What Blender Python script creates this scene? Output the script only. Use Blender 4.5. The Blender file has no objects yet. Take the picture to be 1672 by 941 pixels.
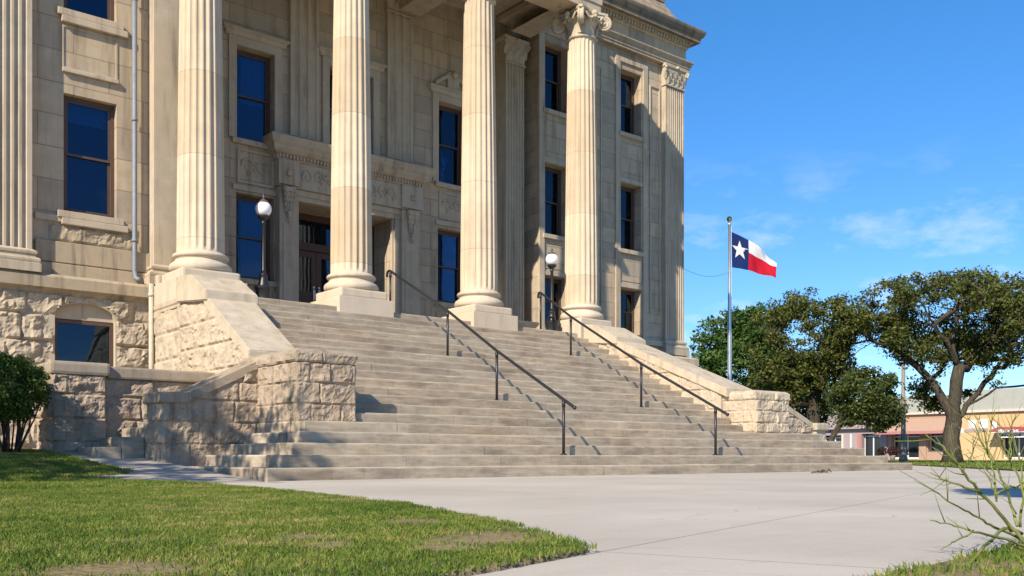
import bpy, bmesh, math, random
import numpy as np
from mathutils import Vector
random.seed(7)
RNG = np.random.default_rng(11)
scene = bpy.context.scene
COL = scene.collection
PI = math.pi

# ------------------------------------------------------------------ camera
FPX = 1564.78; TH = math.radians(39.4147); EYE = 0.305
S_, C_ = math.sin(TH), math.cos(TH)
cam = bpy.data.cameras.new('camera'); co = bpy.data.objects.new('camera', cam); COL.objects.link(co)
cam.sensor_width = 36; cam.lens = FPX / 1672 * 36; cam.shift_y = (746 - 470.5) / 1672
cam.clip_start = 0.05; cam.clip_end = 3000
co.location = (0, 0, EYE); co.rotation_euler = (PI / 2, 0, -TH)
scene.camera = co

# ------------------------------------------------------------------ noise (numpy value noise)
def _h(ix, iy, iz, seed):
    n = (ix.astype(np.int64) * 374761393 + iy.astype(np.int64) * 668265263 + iz.astype(np.int64) * 2147483647 + seed * 1274126177) & 0x7fffffff
    n = ((n ^ (n >> 13)) * 1274126177) & 0x7fffffff
    n = ((n ^ (n >> 16)) * 668265263) & 0x7fffffff
    return (n & 0xffff) / 65535.0
def vnoise(P, seed=0):
    P = np.asarray(P, float); I = np.floor(P); Fr = P - I; Fr = Fr * Fr * (3 - 2 * Fr)
    ix, iy, iz = I[..., 0], I[..., 1], I[..., 2]; fx, fy, fz = Fr[..., 0], Fr[..., 1], Fr[..., 2]
    r = 0
    for a in (0, 1):
        for b in (0, 1):
            for c in (0, 1):
                w = (fx if a else 1 - fx) * (fy if b else 1 - fy) * (fz if c else 1 - fz)
                r = r + w * _h(ix + a, iy + b, iz + c, seed)
    return r
def fbm(P, seed=0, oct=3):
    P = np.asarray(P, float); r = 0; a = .5; t = 0
    for k in range(oct):
        r = r + a * vnoise(P * (2.03 ** k), seed + k * 17); t += a; a *= .5
    return r / t

# ------------------------------------------------------------------ mesh builder
class MB:
    def __init__(s): s.V = []; s.F = []; s.M = []; s.sm = []
    def add(s, V, F, m=0, smooth=False):
        o = len(s.V); s.V.extend([tuple(v) for v in V])
        for f in F: s.F.append([i + o for i in f]); s.M.append(m); s.sm.append(smooth)
        return s
    def box(s, x0, x1, y0, y1, z0, z1, m=0, bev=0.0):
        if bev <= 0:
            V = [(x0, y0, z0), (x1, y0, z0), (x1, y1, z0), (x0, y1, z0), (x0, y0, z1), (x1, y0, z1), (x1, y1, z1), (x0, y1, z1)]
            return s.add(V, [(0, 3, 2, 1), (4, 5, 6, 7), (0, 1, 5, 4), (1, 2, 6, 5), (2, 3, 7, 6), (3, 0, 4, 7)], m)
        bm = bmesh.new(); bmesh.ops.create_cube(bm, size=1)
        for v in bm.verts: v.co = Vector(((x0 + x1) / 2 + v.co.x * (x1 - x0), (y0 + y1) / 2 + v.co.y * (y1 - y0), (z0 + z1) / 2 + v.co.z * (z1 - z0)))
        bmesh.ops.bevel(bm, geom=list(bm.edges), offset=bev, segments=2, affect='EDGES', profile=.6)
        bm.verts.index_update(); s.add([tuple(v.co) for v in bm.verts], [[v.index for v in f.verts] for f in bm.faces], m); bm.free(); return s
    def prism(s, poly, axis, a0, a1, m=0):
        # poly of 2D points extruded along axis (0:x uses (y,z); 1:y uses (x,z); 2:z uses (x,y))
        n = len(poly); V = []
        for a in (a0, a1):
            for p in poly:
                V.append((a, p[0], p[1]) if axis == 0 else (p[0], a, p[1]) if axis == 1 else (p[0], p[1], a))
        F = [[i, (i + 1) % n, n + (i + 1) % n, n + i] for i in range(n)] + [list(range(n))[::-1], list(range(n, 2 * n))]
        return s.add(V, F, m)
    def lathe(s, c, prof, seg=32, m=0, smooth=True, caps=True):
        V = []; F = []; k = len(prof)
        for r, z in prof:
            for i in range(seg):
                a = 2 * PI * i / seg; V.append((c[0] + r * math.cos(a), c[1] + r * math.sin(a), c[2] + z))
        for j in range(k - 1):
            for i in range(seg):
                i2 = (i + 1) % seg; F.append((j * seg + i, j * seg + i2, (j + 1) * seg + i2, (j + 1) * seg + i))
        s.add(V, F, m, smooth)
        if caps:
            o = len(s.V) - len(V)
            s.F.append([o + i for i in range(seg)][::-1]); s.M.append(m); s.sm.append(False)
            s.F.append([o + (k - 1) * seg + i for i in range(seg)]); s.M.append(m); s.sm.append(False)
        return s
    def tube(s, pts, rad, seg=8, m=0, smooth=True):
        pts = [Vector(p) for p in pts]; n = len(pts)
        if not hasattr(rad, '__len__'): rad = [rad] * n
        V = []; F = []; up = Vector((0, 0, 1))
        d0 = (pts[1] - pts[0]).normalized(); ref = up if abs(d0.z) < .9 else Vector((1, 0, 0)); u = d0.cross(ref).normalized()
        for i in range(n):
            d = (pts[min(i + 1, n - 1)] - pts[max(i - 1, 0)])
            d = d.normalized() if d.length > 1e-9 else d0
            u = (u - d * u.dot(d)); u = u.normalized() if u.length > 1e-6 else d.orthogonal().normalized(); w = d.cross(u)
            for k in range(seg):
                a = 2 * PI * k / seg; V.append(pts[i] + (u * math.cos(a) + w * math.sin(a)) * rad[i])
        for i in range(n - 1):
            for k in range(seg):
                k2 = (k + 1) % seg; F.append((i * seg + k, i * seg + k2, (i + 1) * seg + k2, (i + 1) * seg + k))
        F.append(list(range(seg))[::-1]); F.append([(n - 1) * seg + k for k in range(seg)])
        return s.add(V, F, m, smooth)
    def ball(s, c, r, seg=24, ring=16, m=0, sz=1.0):
        return s.lathe(c, [(max(1e-3, r * math.sin(PI * j / ring)), -r * sz * math.cos(PI * j / ring)) for j in range(ring + 1)], seg, m, True, False)
    def sweep(s, path, prof, m=0, caps=True):
        # moulding: profile (out, z) carried along an open path in plan, outward on the right hand side
        n = len(path); k = len(prof); nor = []
        for i in range(n - 1):
            dx, dy = path[i + 1][0] - path[i][0], path[i + 1][1] - path[i][1]; L = math.hypot(dx, dy); nor.append((dy / L, -dx / L))
        V = []; F = []
        for i in range(n):
            a = nor[max(0, i - 1)]; b = nor[min(n - 2, i)]
            mx, my = a[0] + b[0], a[1] + b[1]; q = (mx * mx + my * my) / 2; q = max(q, .3)
            mx, my = mx / q, my / q
            for o, z in prof: V.append((path[i][0] + mx * o, path[i][1] + my * o, z))
        for i in range(n - 1):
            for j in range(k - 1):
                F.append((i * k + j, (i + 1) * k + j, (i + 1) * k + j + 1, i * k + j + 1))
        if caps: F.append(list(range(k))[::-1]); F.append([(n - 1) * k + j for j in range(k)])
        return s.add(V, F, m)
    def rock(s, P0, U, V, N, W, H, courses, avg, depth=.06, seed=0, res=.045, mask=None, m=0, clip=None):
        # rock-faced masonry on a rectangle: every block a chipped cushion between joints
        P0, U, V, N = [np.array(q, float) for q in (P0, U, V, N)]
        rs = random.Random(seed); v0 = 0.0; hs = []; tot = sum(courses)
        for h in courses: hs.append(h * H / tot)
        for ci, h in enumerate(hs):
            v1 = v0 + h; u = 0.0; cuts = [0.0]; first = avg * rs.uniform(.45, 1.0)
            while True:
                u += first if len(cuts) == 1 else avg * rs.uniform(.65, 1.5)
                if u > W - avg * .4: break
                cuts.append(u)
            cuts.append(W)
            for ua, ub in zip(cuts[:-1], cuts[1:]):
                nu = max(3, int((ub - ua) / res)); nv = max(3, int(h / res))
                uu = np.linspace(ua, ub, nu + 1); vv = np.linspace(v0, v1, nv + 1)
                G, Hh = np.meshgrid(uu, vv)
                P = P0 + G[..., None] * U + Hh[..., None] * V
                e = np.minimum(np.minimum(G - ua, ub - G), np.minimum(Hh - v0, v1 - Hh))
                fall = np.clip(e / .022, 0, 1) ** .45
                so = rs.randint(0, 999)
                tilt = (G - (ua + ub) / 2) / max(.2, ub - ua) * rs.uniform(-.8, .8) + (Hh - (v0 + v1) / 2) / h * rs.uniform(-.8, .6)
                Pw = P + .10 * np.stack([fbm(P * 5 + so, 1, 2), fbm(P * 5 + so + 40, 2, 2), fbm(P * 5 + so + 80, 3, 2)], -1)
                # chipped facets: planes of random slope in jittered cells, plus conchoidal ridges
                cellv = Pw * 6.5; I = np.floor(cellv); fr_ = cellv - I - .5
                sl = np.stack([_h(I[..., 0], I[..., 1], I[..., 2], 7 + k) - .5 for k in range(3)], -1)
                facet = (fr_ * sl).sum(-1) * 1.5 + (_h(I[..., 0], I[..., 1], I[..., 2], 19) - .5) * .7
                rg = np.abs(2 * fbm(Pw * 6 + so, so, 3) - 1)
                d = depth * fall * np.clip(.5 + .45 * tilt + .9 * (fbm(P * 3.6 + so, so + 5, 2) - .5) * 2 + .55 * facet - .7 * (.35 - rg), .03, 1.8)
                d += (fbm(P * 19, 3, 2) - .5) * .03 * fall + .004
                d = np.where(e <= 1e-6, 0, d)
                jit = (fbm(P * 9 + 31, 9, 2) - .5) * .02 * fall
                lim = None if clip is None else clip(G)
                if lim is not None:
                    Hc = np.minimum(Hh, lim); P = P + (Hc - Hh)[..., None] * V
                Q = P + d[..., None] * N + jit[..., None] * U
                o = len(s.V)
                w = nu + 1
                keep = None if mask is None else mask(G, Hh)
                s.V.extend(map(tuple, Q.reshape(-1, 3).tolist()))
                for j in range(nv):
                    for i in range(nu):
                        if lim is not None and min(Hh[j, i] - lim[j, i], Hh[j, i + 1] - lim[j, i + 1]) > 0: continue
                        if keep is not None and not (keep[j, i] and keep[j + 1, i] and keep[j, i + 1] and keep[j + 1, i + 1]): continue
                        s.F.append([o + j * w + i, o + j * w + i + 1, o + (j + 1) * w + i + 1, o + (j + 1) * w + i]); s.M.append(m); s.sm.append(False)
            v0 = v1
        return s
    def build(s, name, mats, parent=None, sharp=None):
        if not isinstance(mats, (list, tuple)): mats = [mats]
        root = parent; off = Vector((0, 0, 0))
        while root is not None: off += Vector(root.location); root = root.parent
        me = bpy.data.meshes.new(name)
        me.from_pydata([(v[0] - off.x, v[1] - off.y, v[2] - off.z) for v in s.V], [], s.F)
        for mt in mats: me.materials.append(mt)
        me.polygons.foreach_set('material_index', s.M); me.polygons.foreach_set('use_smooth', s.sm)
        me.update()
        bm = bmesh.new(); bm.from_mesh(me); bmesh.ops.recalc_face_normals(bm, faces=bm.faces[:]); bm.to_mesh(me); bm.free()
        if sharp: me.set_sharp_from_angle(angle=math.radians(sharp))
        o = bpy.data.objects.new(name, me); COL.objects.link(o)
        if parent is not None: o.parent = parent
        return o

def np_mesh(name, V, loops, starts, totals, mats, midx=None, smooth=False):
    me = bpy.data.meshes.new(name)
    me.vertices.add(len(V)); me.vertices.foreach_set('co', np.ascontiguousarray(V, np.float32).ravel())
    me.loops.add(len(loops)); me.loops.foreach_set('vertex_index', np.ascontiguousarray(loops, np.int32))
    me.polygons.add(len(starts)); me.polygons.foreach_set('loop_start', np.ascontiguousarray(starts, np.int32))
    for m in mats: me.materials.append(m)
    if midx is not None: me.polygons.foreach_set('material_index', np.ascontiguousarray(midx, np.int32))
    me.polygons.foreach_set('use_smooth', np.full(len(starts), smooth))
    me.update(calc_edges=True); me.validate()
    o = bpy.data.objects.new(name, me); COL.objects.link(o); return o

def thing(name, label, cat, loc=(0, 0, 0), group=None):
    o = bpy.data.objects.new(name, None); COL.objects.link(o); o.location = loc; o.empty_display_size = .2
    o['label'] = label; o['category'] = cat
    if group: o['group'] = group
    return o
def tag(o, label, cat, group=None, kind=None):
    o['label'] = label; o['category'] = cat
    if group: o['group'] = group
    if kind: o['kind'] = kind
    return o
def struct(o): o['kind'] = 'structure'; return o
def copy_tree(o, parent=None, loc=None):
    c = o.copy(); COL.objects.link(c)
    if parent is not None: c.parent = parent
    if loc is not None: c.location = loc
    for ch in [q for q in COL.objects if q.parent == o]: copy_tree(ch, c)
    return c

# ------------------------------------------------------------------ materials
class NT:
    def __init__(s, name):
        s.m = bpy.data.materials.new(name); s.m.use_nodes = True; s.t = s.m.node_tree; s.t.nodes.clear()
        s.out = s.n('ShaderNodeOutputMaterial')
    def n(s, typ, **kw):
        q = s.t.nodes.new(typ)
        for k, v in kw.items():
            if k.startswith('i_'): q.inputs[k[2:].replace('_', ' ')].default_value = v
            else: setattr(q, k, v)
        return q
    def l(s, a, b): s.t.links.new(a, b)
    def math(s, op, a, b=None, clamp=False):
        q = s.n('ShaderNodeMath', operation=op, use_clamp=clamp)
        for i, x in enumerate((a, b)):
            if x is None: continue
            if isinstance(x, (int, float)): q.inputs[i].default_value = x
            else: s.l(x, q.inputs[i])
        return q.outputs[0]
    def mix(s, f, a, b, blend='MIX'):
        q = s.n('ShaderNodeMix', data_type='RGBA', blend_type=blend)
        for sock, x in ((q.inputs[0], f), (q.inputs[6], a), (q.inputs[7], b)):
            if isinstance(x, (int, float)): sock.default_value = x
            elif isinstance(x, tuple): sock.default_value = (*x, 1) if len(x) == 3 else x
            else: s.l(x, sock)
        return q.outputs[2]
    def ramp(s, f, stops):
        q = s.n('ShaderNodeValToRGB'); e = q.color_ramp.elements
        while len(e) < len(stops): e.new(.5)
        for i, (p, c) in enumerate(stops): e[i].position = p; e[i].color = (*c, 1) if hasattr(c, '__len__') else (c, c, c, 1)
        s.l(f, q.inputs[0]); return q.outputs[0]
    def noise(s, vec, scale, detail=4, rough=.55, dist=0.0):
        q = s.n('ShaderNodeTexNoise'); q.inputs['Scale'].default_value = scale; q.inputs['Detail'].default_value = detail
        q.inputs['Roughness'].default_value = rough; q.inputs['Distortion'].default_value = dist
        s.l(vec, q.inputs['Vector']); return q.outputs[0]
    def scaled(s, vec, sc, loc=(0, 0, 0)):
        q = s.n('ShaderNodeMapping'); q.inputs['Scale'].default_value = sc; q.inputs['Location'].default_value = loc; s.l(vec, q.inputs[0]); return q.outputs[0]
    def bsdf(s, col, rough=.9, bump=None, bstr=.4, bdist=.01, spec=.3, metal=0.0):
        p = s.n('ShaderNodeBsdfPrincipled'); p.inputs['Roughness'].default_value = rough if isinstance(rough, (int, float)) else .5
        if not isinstance(rough, (int, float)): s.l(rough, p.inputs['Roughness'])
        p.inputs['Metallic'].default_value = metal; p.inputs['Specular IOR Level'].default_value = spec
        if isinstance(col, tuple): p.inputs['Base Color'].default_value = (*col, 1)
        else: s.l(col, p.inputs['Base Color'])
        if bump is not None:
            b = s.n('ShaderNodeBump'); b.inputs['Strength'].default_value = bstr; b.inputs['Distance'].default_value = bdist
            s.l(bump, b.inputs['Height']); s.l(b.outputs[0], p.inputs['Normal'])
        s.l(p.outputs[0], s.out.inputs[0]); return p

def mat_stone(name, base, block=None, stain=.45, tint=.1, grain=1.0, dark=(.16, .135, .11), pits=0.0, joint=.008, drums=False, warm=(.5, .36, .2), streakscale=(3.2, 3.2, .28), speck=.86, lit_tread=False):
    t = NT(name); g = t.n('ShaderNodeNewGeometry'); pos = g.outputs['Position']
    big = t.noise(pos, .55, 4, .6); mid = t.noise(pos, 3.2, 5, .62); fine = t.noise(pos, 38, 4, .7)
    streak = t.noise(t.scaled(pos, streakscale), 1.6, 4, .6)
    b = np.array(base)
    col = t.mix(t.ramp(mid, [(.3, 0.), (.72, 1.)]), tuple(b * (1 - tint)), tuple(np.clip(b * (1 + tint), 0, 1)))
    col = t.mix(t.math('MULTIPLY', t.ramp(big, [(.42, 0.), (.66, 1.)]), .5), col, tuple(b * .55 + np.array(warm) * .45))
    bumph = t.math('ADD', t.math('MULTIPLY', fine, .25 * grain), t.math('MULTIPLY', mid, .6 * grain))
    if block:
        sx = t.n('ShaderNodeSeparateXYZ'); t.l(pos, sx.inputs[0]); sn = t.n('ShaderNodeSeparateXYZ'); t.l(g.outputs['True Normal'], sn.inputs[0])
        fx = t.math('GREATER_THAN', t.math('ABSOLUTE', sn.outputs[0]), .7)
        u = t.math('ADD', t.math('MULTIPLY', sx.outputs[0], t.math('SUBTRACT', 1., fx)), t.math('MULTIPLY', sx.outputs[1], fx))
        cv = t.n('ShaderNodeCombineXYZ'); t.l(u, cv.inputs[0]); t.l(sx.outputs[2], cv.inputs[1])
        br = t.n('ShaderNodeTexBrick'); t.l(cv.outputs[0], br.inputs['Vector'])
        br.inputs['Scale'].default_value = 1; br.inputs['Brick Width'].default_value = block[0]; br.inputs['Row Height'].default_value = block[1]
        br.inputs['Mortar Size'].default_value = joint; br.inputs['Mortar Smooth'].default_value = .3; br.inputs['Bias'].default_value = 0
        br.inputs['Color1'].default_value = (.82, .82, .84, 1); br.inputs['Color2'].default_value = (1.1, 1.06, 1.0, 1); br.inputs['Mortar'].default_value = (.66, .62, .58, 1)
        col = t.mix(1., col, br.outputs['Color'], 'MULTIPLY')
        bumph = t.math('SUBTRACT', bumph, t.math('MULTIPLY', br.outputs['Fac'], 1.5))
    if drums:
        sx = t.n('ShaderNodeSeparateXYZ'); t.l(pos, sx.inputs[0]); oi = t.n('ShaderNodeObjectInfo')
        zz = t.math('ADD', t.math('MULTIPLY', sx.outputs[2], .62), t.math('MULTIPLY', oi.outputs['Random'], 7.3))
        fl = t.math('FLOOR', zz); wn = t.n('ShaderNodeTexWhiteNoise', noise_dimensions='2D'); cv = t.n('ShaderNodeCombineXYZ'); t.l(fl, cv.inputs[0]); t.l(oi.outputs['Random'], cv.inputs[1]); t.l(cv.outputs[0], wn.inputs['Vector'])
        col = t.mix(1., col, t.ramp(wn.outputs[0], [(0, (.87, .82, .75)), (.45, (1., .98, .95)), (1, (1.06, 1.05, 1.03))]), 'MULTIPLY')
        fr = t.math('FRACT', zz); jt = t.math('LESS_THAN', fr, .008)
        col = t.mix(t.math('MULTIPLY', jt, .5), col, (.2, .16, .12))
    st = t.math('MULTIPLY', t.ramp(streak, [(.5, 0.), (.74, 1.)]), t.ramp(big, [(.35, .25), (.6, 1.)]))
    col = t.mix(t.math('MULTIPLY', st, stain), col, dark)
    if pits:
        v = t.noise(t.scaled(pos, (1, 1, 2.2)), 14, 3, .7); pm = t.ramp(v, [(.62, 0.), (.7, 1.)])
        col = t.mix(t.math('MULTIPLY', pm, pits), col, tuple(np.array(dark) * .6))
        bumph = t.math('SUBTRACT', bumph, t.math('MULTIPLY', pm, .8))
    if lit_tread:
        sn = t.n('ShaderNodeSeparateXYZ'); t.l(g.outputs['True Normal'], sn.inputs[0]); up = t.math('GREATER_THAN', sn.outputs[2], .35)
        grime_shade = t.noise(t.scaled(pos, (1.3, 1.3, 9.)), 2.0, 5, .65); gr2 = t.noise(t.scaled(pos, (5, 5, 1.6)), 3.0, 4, .7)
        gm = t.math('MULTIPLY', t.ramp(grime_shade, [(.38, 0.), (.66, 1.)]), t.ramp(gr2, [(.25, .45), (.65, 1.)]))
        col = t.mix(t.math('MULTIPLY', gm, t.math('SUBTRACT', .55, t.math('MULTIPLY', up, .50))), col, (.15, .12, .092))  # riser stains, kept off up-facing faces so the colour also deepens riser shade
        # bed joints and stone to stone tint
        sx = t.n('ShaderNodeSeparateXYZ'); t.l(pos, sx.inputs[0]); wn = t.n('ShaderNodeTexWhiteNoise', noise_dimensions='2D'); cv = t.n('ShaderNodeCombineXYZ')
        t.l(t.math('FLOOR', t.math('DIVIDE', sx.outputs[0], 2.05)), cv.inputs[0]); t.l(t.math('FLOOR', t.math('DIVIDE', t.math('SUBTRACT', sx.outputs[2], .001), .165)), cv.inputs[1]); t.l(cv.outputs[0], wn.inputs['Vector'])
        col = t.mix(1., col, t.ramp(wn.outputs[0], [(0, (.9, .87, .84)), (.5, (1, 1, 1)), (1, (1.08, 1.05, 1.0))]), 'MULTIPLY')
        col = t.mix(t.math('MULTIPLY', up, .35), col, (.60, .52, .41))  # up-facing stone painted paler, adding sunlit contrast to the step tops
    sp = t.noise(pos, 120, 2, .6)
    col = t.mix(1., col, t.ramp(sp, [(.25, speck), (.7, 1.06)]), 'MULTIPLY')
    t.bsdf(col, .92, bumph, .5, .012, .15); return t.m

STONE = (.52, .425, .305)
M = {}
M['ashlar'] = mat_stone('limestone_ashlar', (.48, .40, .295), (1.15, .46), .8, .13, dark=(.17, .13, .095), joint=.011)
M['ashlar_left'] = mat_stone('limestone_ashlar_wing', (.48, .395, .285), (1.3, .62), .8, .13, dark=(.18, .135, .10), joint=.011)
M['trim'] = mat_stone('limestone_trim', (.50, .42, .31), None, .75, .12, dark=(.17, .13, .095))
M['column'] = mat_stone('limestone_column', (.62, .515, .385), None, .4, .09, .6, drums=True)
M['capital'] = mat_stone('limestone_capital', (.52, .44, .33), None, .9, .12)
M['plinth'] = mat_stone('limestone_plinth', (.58, .49, .375), None, .35, .06, .5)
M['rock'] = mat_stone('rock_faced_limestone', (.44, .365, .27), None, .8, .16, 1.6, pits=.35)
M['rock_pale'] = mat_stone('rock_faced_pale_limestone', (.51, .425, .315), None, .4, .14, 1.6, pits=.4)
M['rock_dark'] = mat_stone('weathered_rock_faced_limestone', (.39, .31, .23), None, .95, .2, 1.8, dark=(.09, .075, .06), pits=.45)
M['coping'] = mat_stone('limestone_coping', (.52, .44, .325), None, .8, .15, 1.4, dark=(.2, .16, .12), pits=.25)
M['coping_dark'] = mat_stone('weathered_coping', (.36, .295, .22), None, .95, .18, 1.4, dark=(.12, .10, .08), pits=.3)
M['ledge'] = mat_stone('stained_ledge', (.41, .335, .235), None, .9, .14, 1., dark=(.10, .085, .07))
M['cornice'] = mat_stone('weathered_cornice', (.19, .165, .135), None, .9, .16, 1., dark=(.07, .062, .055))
M['stair'] = mat_stone('worn_limestone_steps_lit_tops', (.45, .385, .295), None, .9, .16, 1.0, dark=(.19, .155, .125), warm=(.50, .35, .20), streakscale=(.7, .7, 2.6), speck=.8, lit_tread=True)
M['roof'] = mat_stone('roof_tiles', (.33, .26, .19), (.35, .22), .4, .15, joint=.02)

def mat_plain(name, col, rough=.5, metal=0., spec=.5, var=.15, bump=.1, scale=12):
    t = NT(name); g = t.n('ShaderNodeNewGeometry'); nz = t.noise(g.outputs['Position'], scale, 5, .6)
    b = np.array(col); c = t.mix(nz, tuple(b * (1 - var)), tuple(np.clip(b * (1 + var), 0, 1)))
    t.bsdf(c, rough, nz, bump, .01, spec, metal); return t.m
M['black_iron'] = mat_plain('black_painted_iron', (.018, .018, .02), .42, 0, .5, .3)
M['wood'] = mat_plain('dark_brown_wood', (.075, .036, .022), .5, 0, .4, .35, .1, 9)
M['frame'] = mat_plain('brown_window_frame', (.10, .06, .042), .55, 0, .4, .3)
M['steel'] = mat_plain('galvanised_steel', (.20, .225, .25), .6, .2, .4, .25)
M['white_pipe'] = mat_plain('cream_painted_pipe', (.50, .43, .33), .7, 0, .3, .25)
M['pole'] = mat_plain('brushed_aluminium', (.62, .64, .66), .32, .75, .5, .06)
M['gold'] = mat_plain('gold_ball', (.75, .5, .16), .25, 1., .5, .1)
M['curtain'] = mat_plain('window_blind', (.40, .52, .62), .9, 0, .1, .2)
M['dark_room'] = mat_plain('dark_interior', (.012, .012, .014), .9, 0, .1, .2)
M['chrome'] = mat_plain('chrome', (.7, .7, .7), .2, 1., .5, .1)
def mat_bark():
    t = NT('tree_bark'); g = t.n('ShaderNodeNewGeometry'); pos = g.outputs['Position']
    a = t.noise(t.scaled(pos, (9, 9, 1.6)), 1.6, 5, .65, .4); b = t.noise(pos, 1.2, 3, .6); col = t.ramp(a, [(.3, (.025, .019, .015)), (.55, (.085, .068, .052)), (.8, (.15, .125, .10))]); col = t.mix(t.math('MULTIPLY', t.ramp(b, [(.45, 0.), (.7, 1.)]), .5), col, (.10, .095, .065))
    t.bsdf(col, .95, a, 1., .06, .1); return t.m
M['bark'] = mat_bark()
M['twig'] = mat_plain('brown_twig', (.16, .10, .06), .9, 0, .1, .4, .3, 30)
def mat_stem():
    t = NT('green_stem'); g = t.n('ShaderNodeNewGeometry'); pos = g.outputs['Position']; a = t.noise(pos, 14, 4, .6); b = t.noise(pos, 110, 3, .7)
    col = t.ramp(a, [(.3, (.07, .10, .025)), (.5, (.17, .20, .05)), (.66, (.26, .25, .08)), (.8, (.20, .13, .07))]); col = t.mix(1., col, t.ramp(b, [(.3, .7), (.7, 1.15)]), 'MULTIPLY'); t.bsdf(col, .75, b, .6, .003, .2); return t.m
M['green_stem'] = mat_stem()
M['globe_cap'] = mat_plain('weathered_lamp_cap', (.10, .075, .075), .5, 0, .4, .3)

def mat_globe():
    t = NT('opal_glass'); g = t.n('ShaderNodeNewGeometry')
    p = t.bsdf((.86, .86, .87), .12, None, spec=.6); p.inputs['Subsurface Weight'].default_value = .3; p.inputs['Subsurface Radius'].default_value = (.05, .05, .05); return t.m
M['globe'] = mat_globe()
def mat_glass():
    t = NT('dark_window_glass'); g = t.n('ShaderNodeNewGeometry')
    tr = t.n('ShaderNodeBsdfTransparent'); tr.inputs[0].default_value = (.40, .54, .70, 1)
    gl = t.n('ShaderNodeBsdfGlossy'); gl.inputs[0].default_value = (.44, .60, .76, 1); gl.inputs['Roughness'].default_value = .02
    nz = t.noise(g.outputs['Position'], 1.3, 2, .5); b = t.n('ShaderNodeBump'); b.inputs['Strength'].default_value = .06; b.inputs['Distance'].default_value = .05; t.l(nz, b.inputs['Height']); t.l(b.outputs[0], gl.inputs['Normal'])
    fr = t.n('ShaderNodeFresnel'); fr.inputs[0].default_value = 1.6
    mx = t.n('ShaderNodeMixShader'); t.l(t.math('MULTIPLY', fr.outputs[0], 1.3, True), mx.inputs[0]); t.l(tr.outputs[0], mx.inputs[1]); t.l(gl.outputs[0], mx.inputs[2])
    t.l(mx.outputs[0], t.out.inputs[0]); return t.m
M['glass'] = mat_glass()
def mat_flag(name, c):
    t = NT(name); d = t.n('ShaderNodeBsdfDiffuse'); d.inputs[0].default_value = (*c, 1); tl = t.n('ShaderNodeBsdfTranslucent'); tl.inputs[0].default_value = (*c, 1)
    mx = t.n('ShaderNodeMixShader'); mx.inputs[0].default_value = .3; t.l(d.outputs[0], mx.inputs[1]); t.l(tl.outputs[0], mx.inputs[2]); t.l(mx.outputs[0], t.out.inputs[0]); return t.m
M['flag_blue'] = mat_flag('flag_blue', (.018, .035, .13)); M['flag_white'] = mat_flag('flag_white', (.75, .75, .76)); M['flag_red'] = mat_flag('flag_red', (.55, .02, .04))
def mat_leaf(name, stops, trans=.3, bs=.9):
    t = NT(name); g = t.n('ShaderNodeNewGeometry'); r = g.outputs['Random Per Island']
    big = t.noise(g.outputs['Position'], bs, 4, .6)
    f = t.math('ADD', t.math('MULTIPLY', r, .65), t.math('MULTIPLY', big, .4))
    col = t.ramp(f, stops)
    d = t.n('ShaderNodeBsdfPrincipled'); d.inputs['Roughness'].default_value = .55; d.inputs['Specular IOR Level'].default_value = .25; t.l(col, d.inputs['Base Color'])
    tl = t.n('ShaderNodeBsdfTranslucent'); t.l(t.mix(.5, col, (.14, .16, .02)), tl.inputs[0])
    mx = t.n('ShaderNodeMixShader'); mx.inputs[0].default_value = trans; t.l(d.outputs[0], mx.inputs[1]); t.l(tl.outputs[0], mx.inputs[2]); t.l(mx.outputs[0], t.out.inputs[0]); return t.m
def mat_grass(name, stops, trans, bs):
    t = NT(name); g = t.n('ShaderNodeNewGeometry'); r = g.outputs['Random Per Island']; pos = g.outputs['Position']
    a = t.noise(pos, .8, 3, .6); b = t.noise(pos, 5.5, 4, .65)
    f = t.math('ADD', t.math('MULTIPLY', r, .42), t.math('ADD', t.math('MULTIPLY', t.math('SUBTRACT', a, .5), 1.1), t.math('MULTIPLY', t.math('SUBTRACT', b, .5), 1.35))); f = t.math('ADD', f, .28)
    col = t.ramp(f, stops)
    d = t.n('ShaderNodeBsdfPrincipled'); d.inputs['Roughness'].default_value = .6; d.inputs['Specular IOR Level'].default_value = .2; t.l(col, d.inputs['Base Color'])
    tl = t.n('ShaderNodeBsdfTranslucent'); t.l(col, tl.inputs[0])
    mx = t.n('ShaderNodeMixShader'); mx.inputs[0].default_value = trans; t.l(d.outputs[0], mx.inputs[1]); t.l(tl.outputs[0], mx.inputs[2]); t.l(mx.outputs[0], t.out.inputs[0]); return t.m
M['leaf_oak'] = mat_leaf('oak_leaves', [(.15, (.035, .058, .014)), (.45, (.085, .112, .024)), (.75, (.17, .175, .036)), (1., (.24, .195, .05))], .3)
M['leaf_green'] = mat_leaf('green_leaves', [(.1, (.028, .07, .015)), (.5, (.07, .14, .03)), (1., (.15, .23, .05))], .3)
M['leaf_dark'] = mat_leaf('dark_green_leaves', [(.1, (.026, .042, .011)), (.5, (.065, .092, .021)), (1., (.14, .155, .04))], .25)
M['leaf_bush'] = mat_leaf('bush_leaves', [(.1, (.02, .05, .01)), (.5, (.06, .12, .02)), (1., (.15, .22, .04))], .25)
M['grass'] = mat_grass('grass_blades', [(.05, (.05, .102, .014)), (.4, (.13, .198, .027)), (.66, (.215, .265, .045)), (.84, (.40, .32, .11)), (1., (.50, .38, .2))], .3, 2.4)

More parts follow.
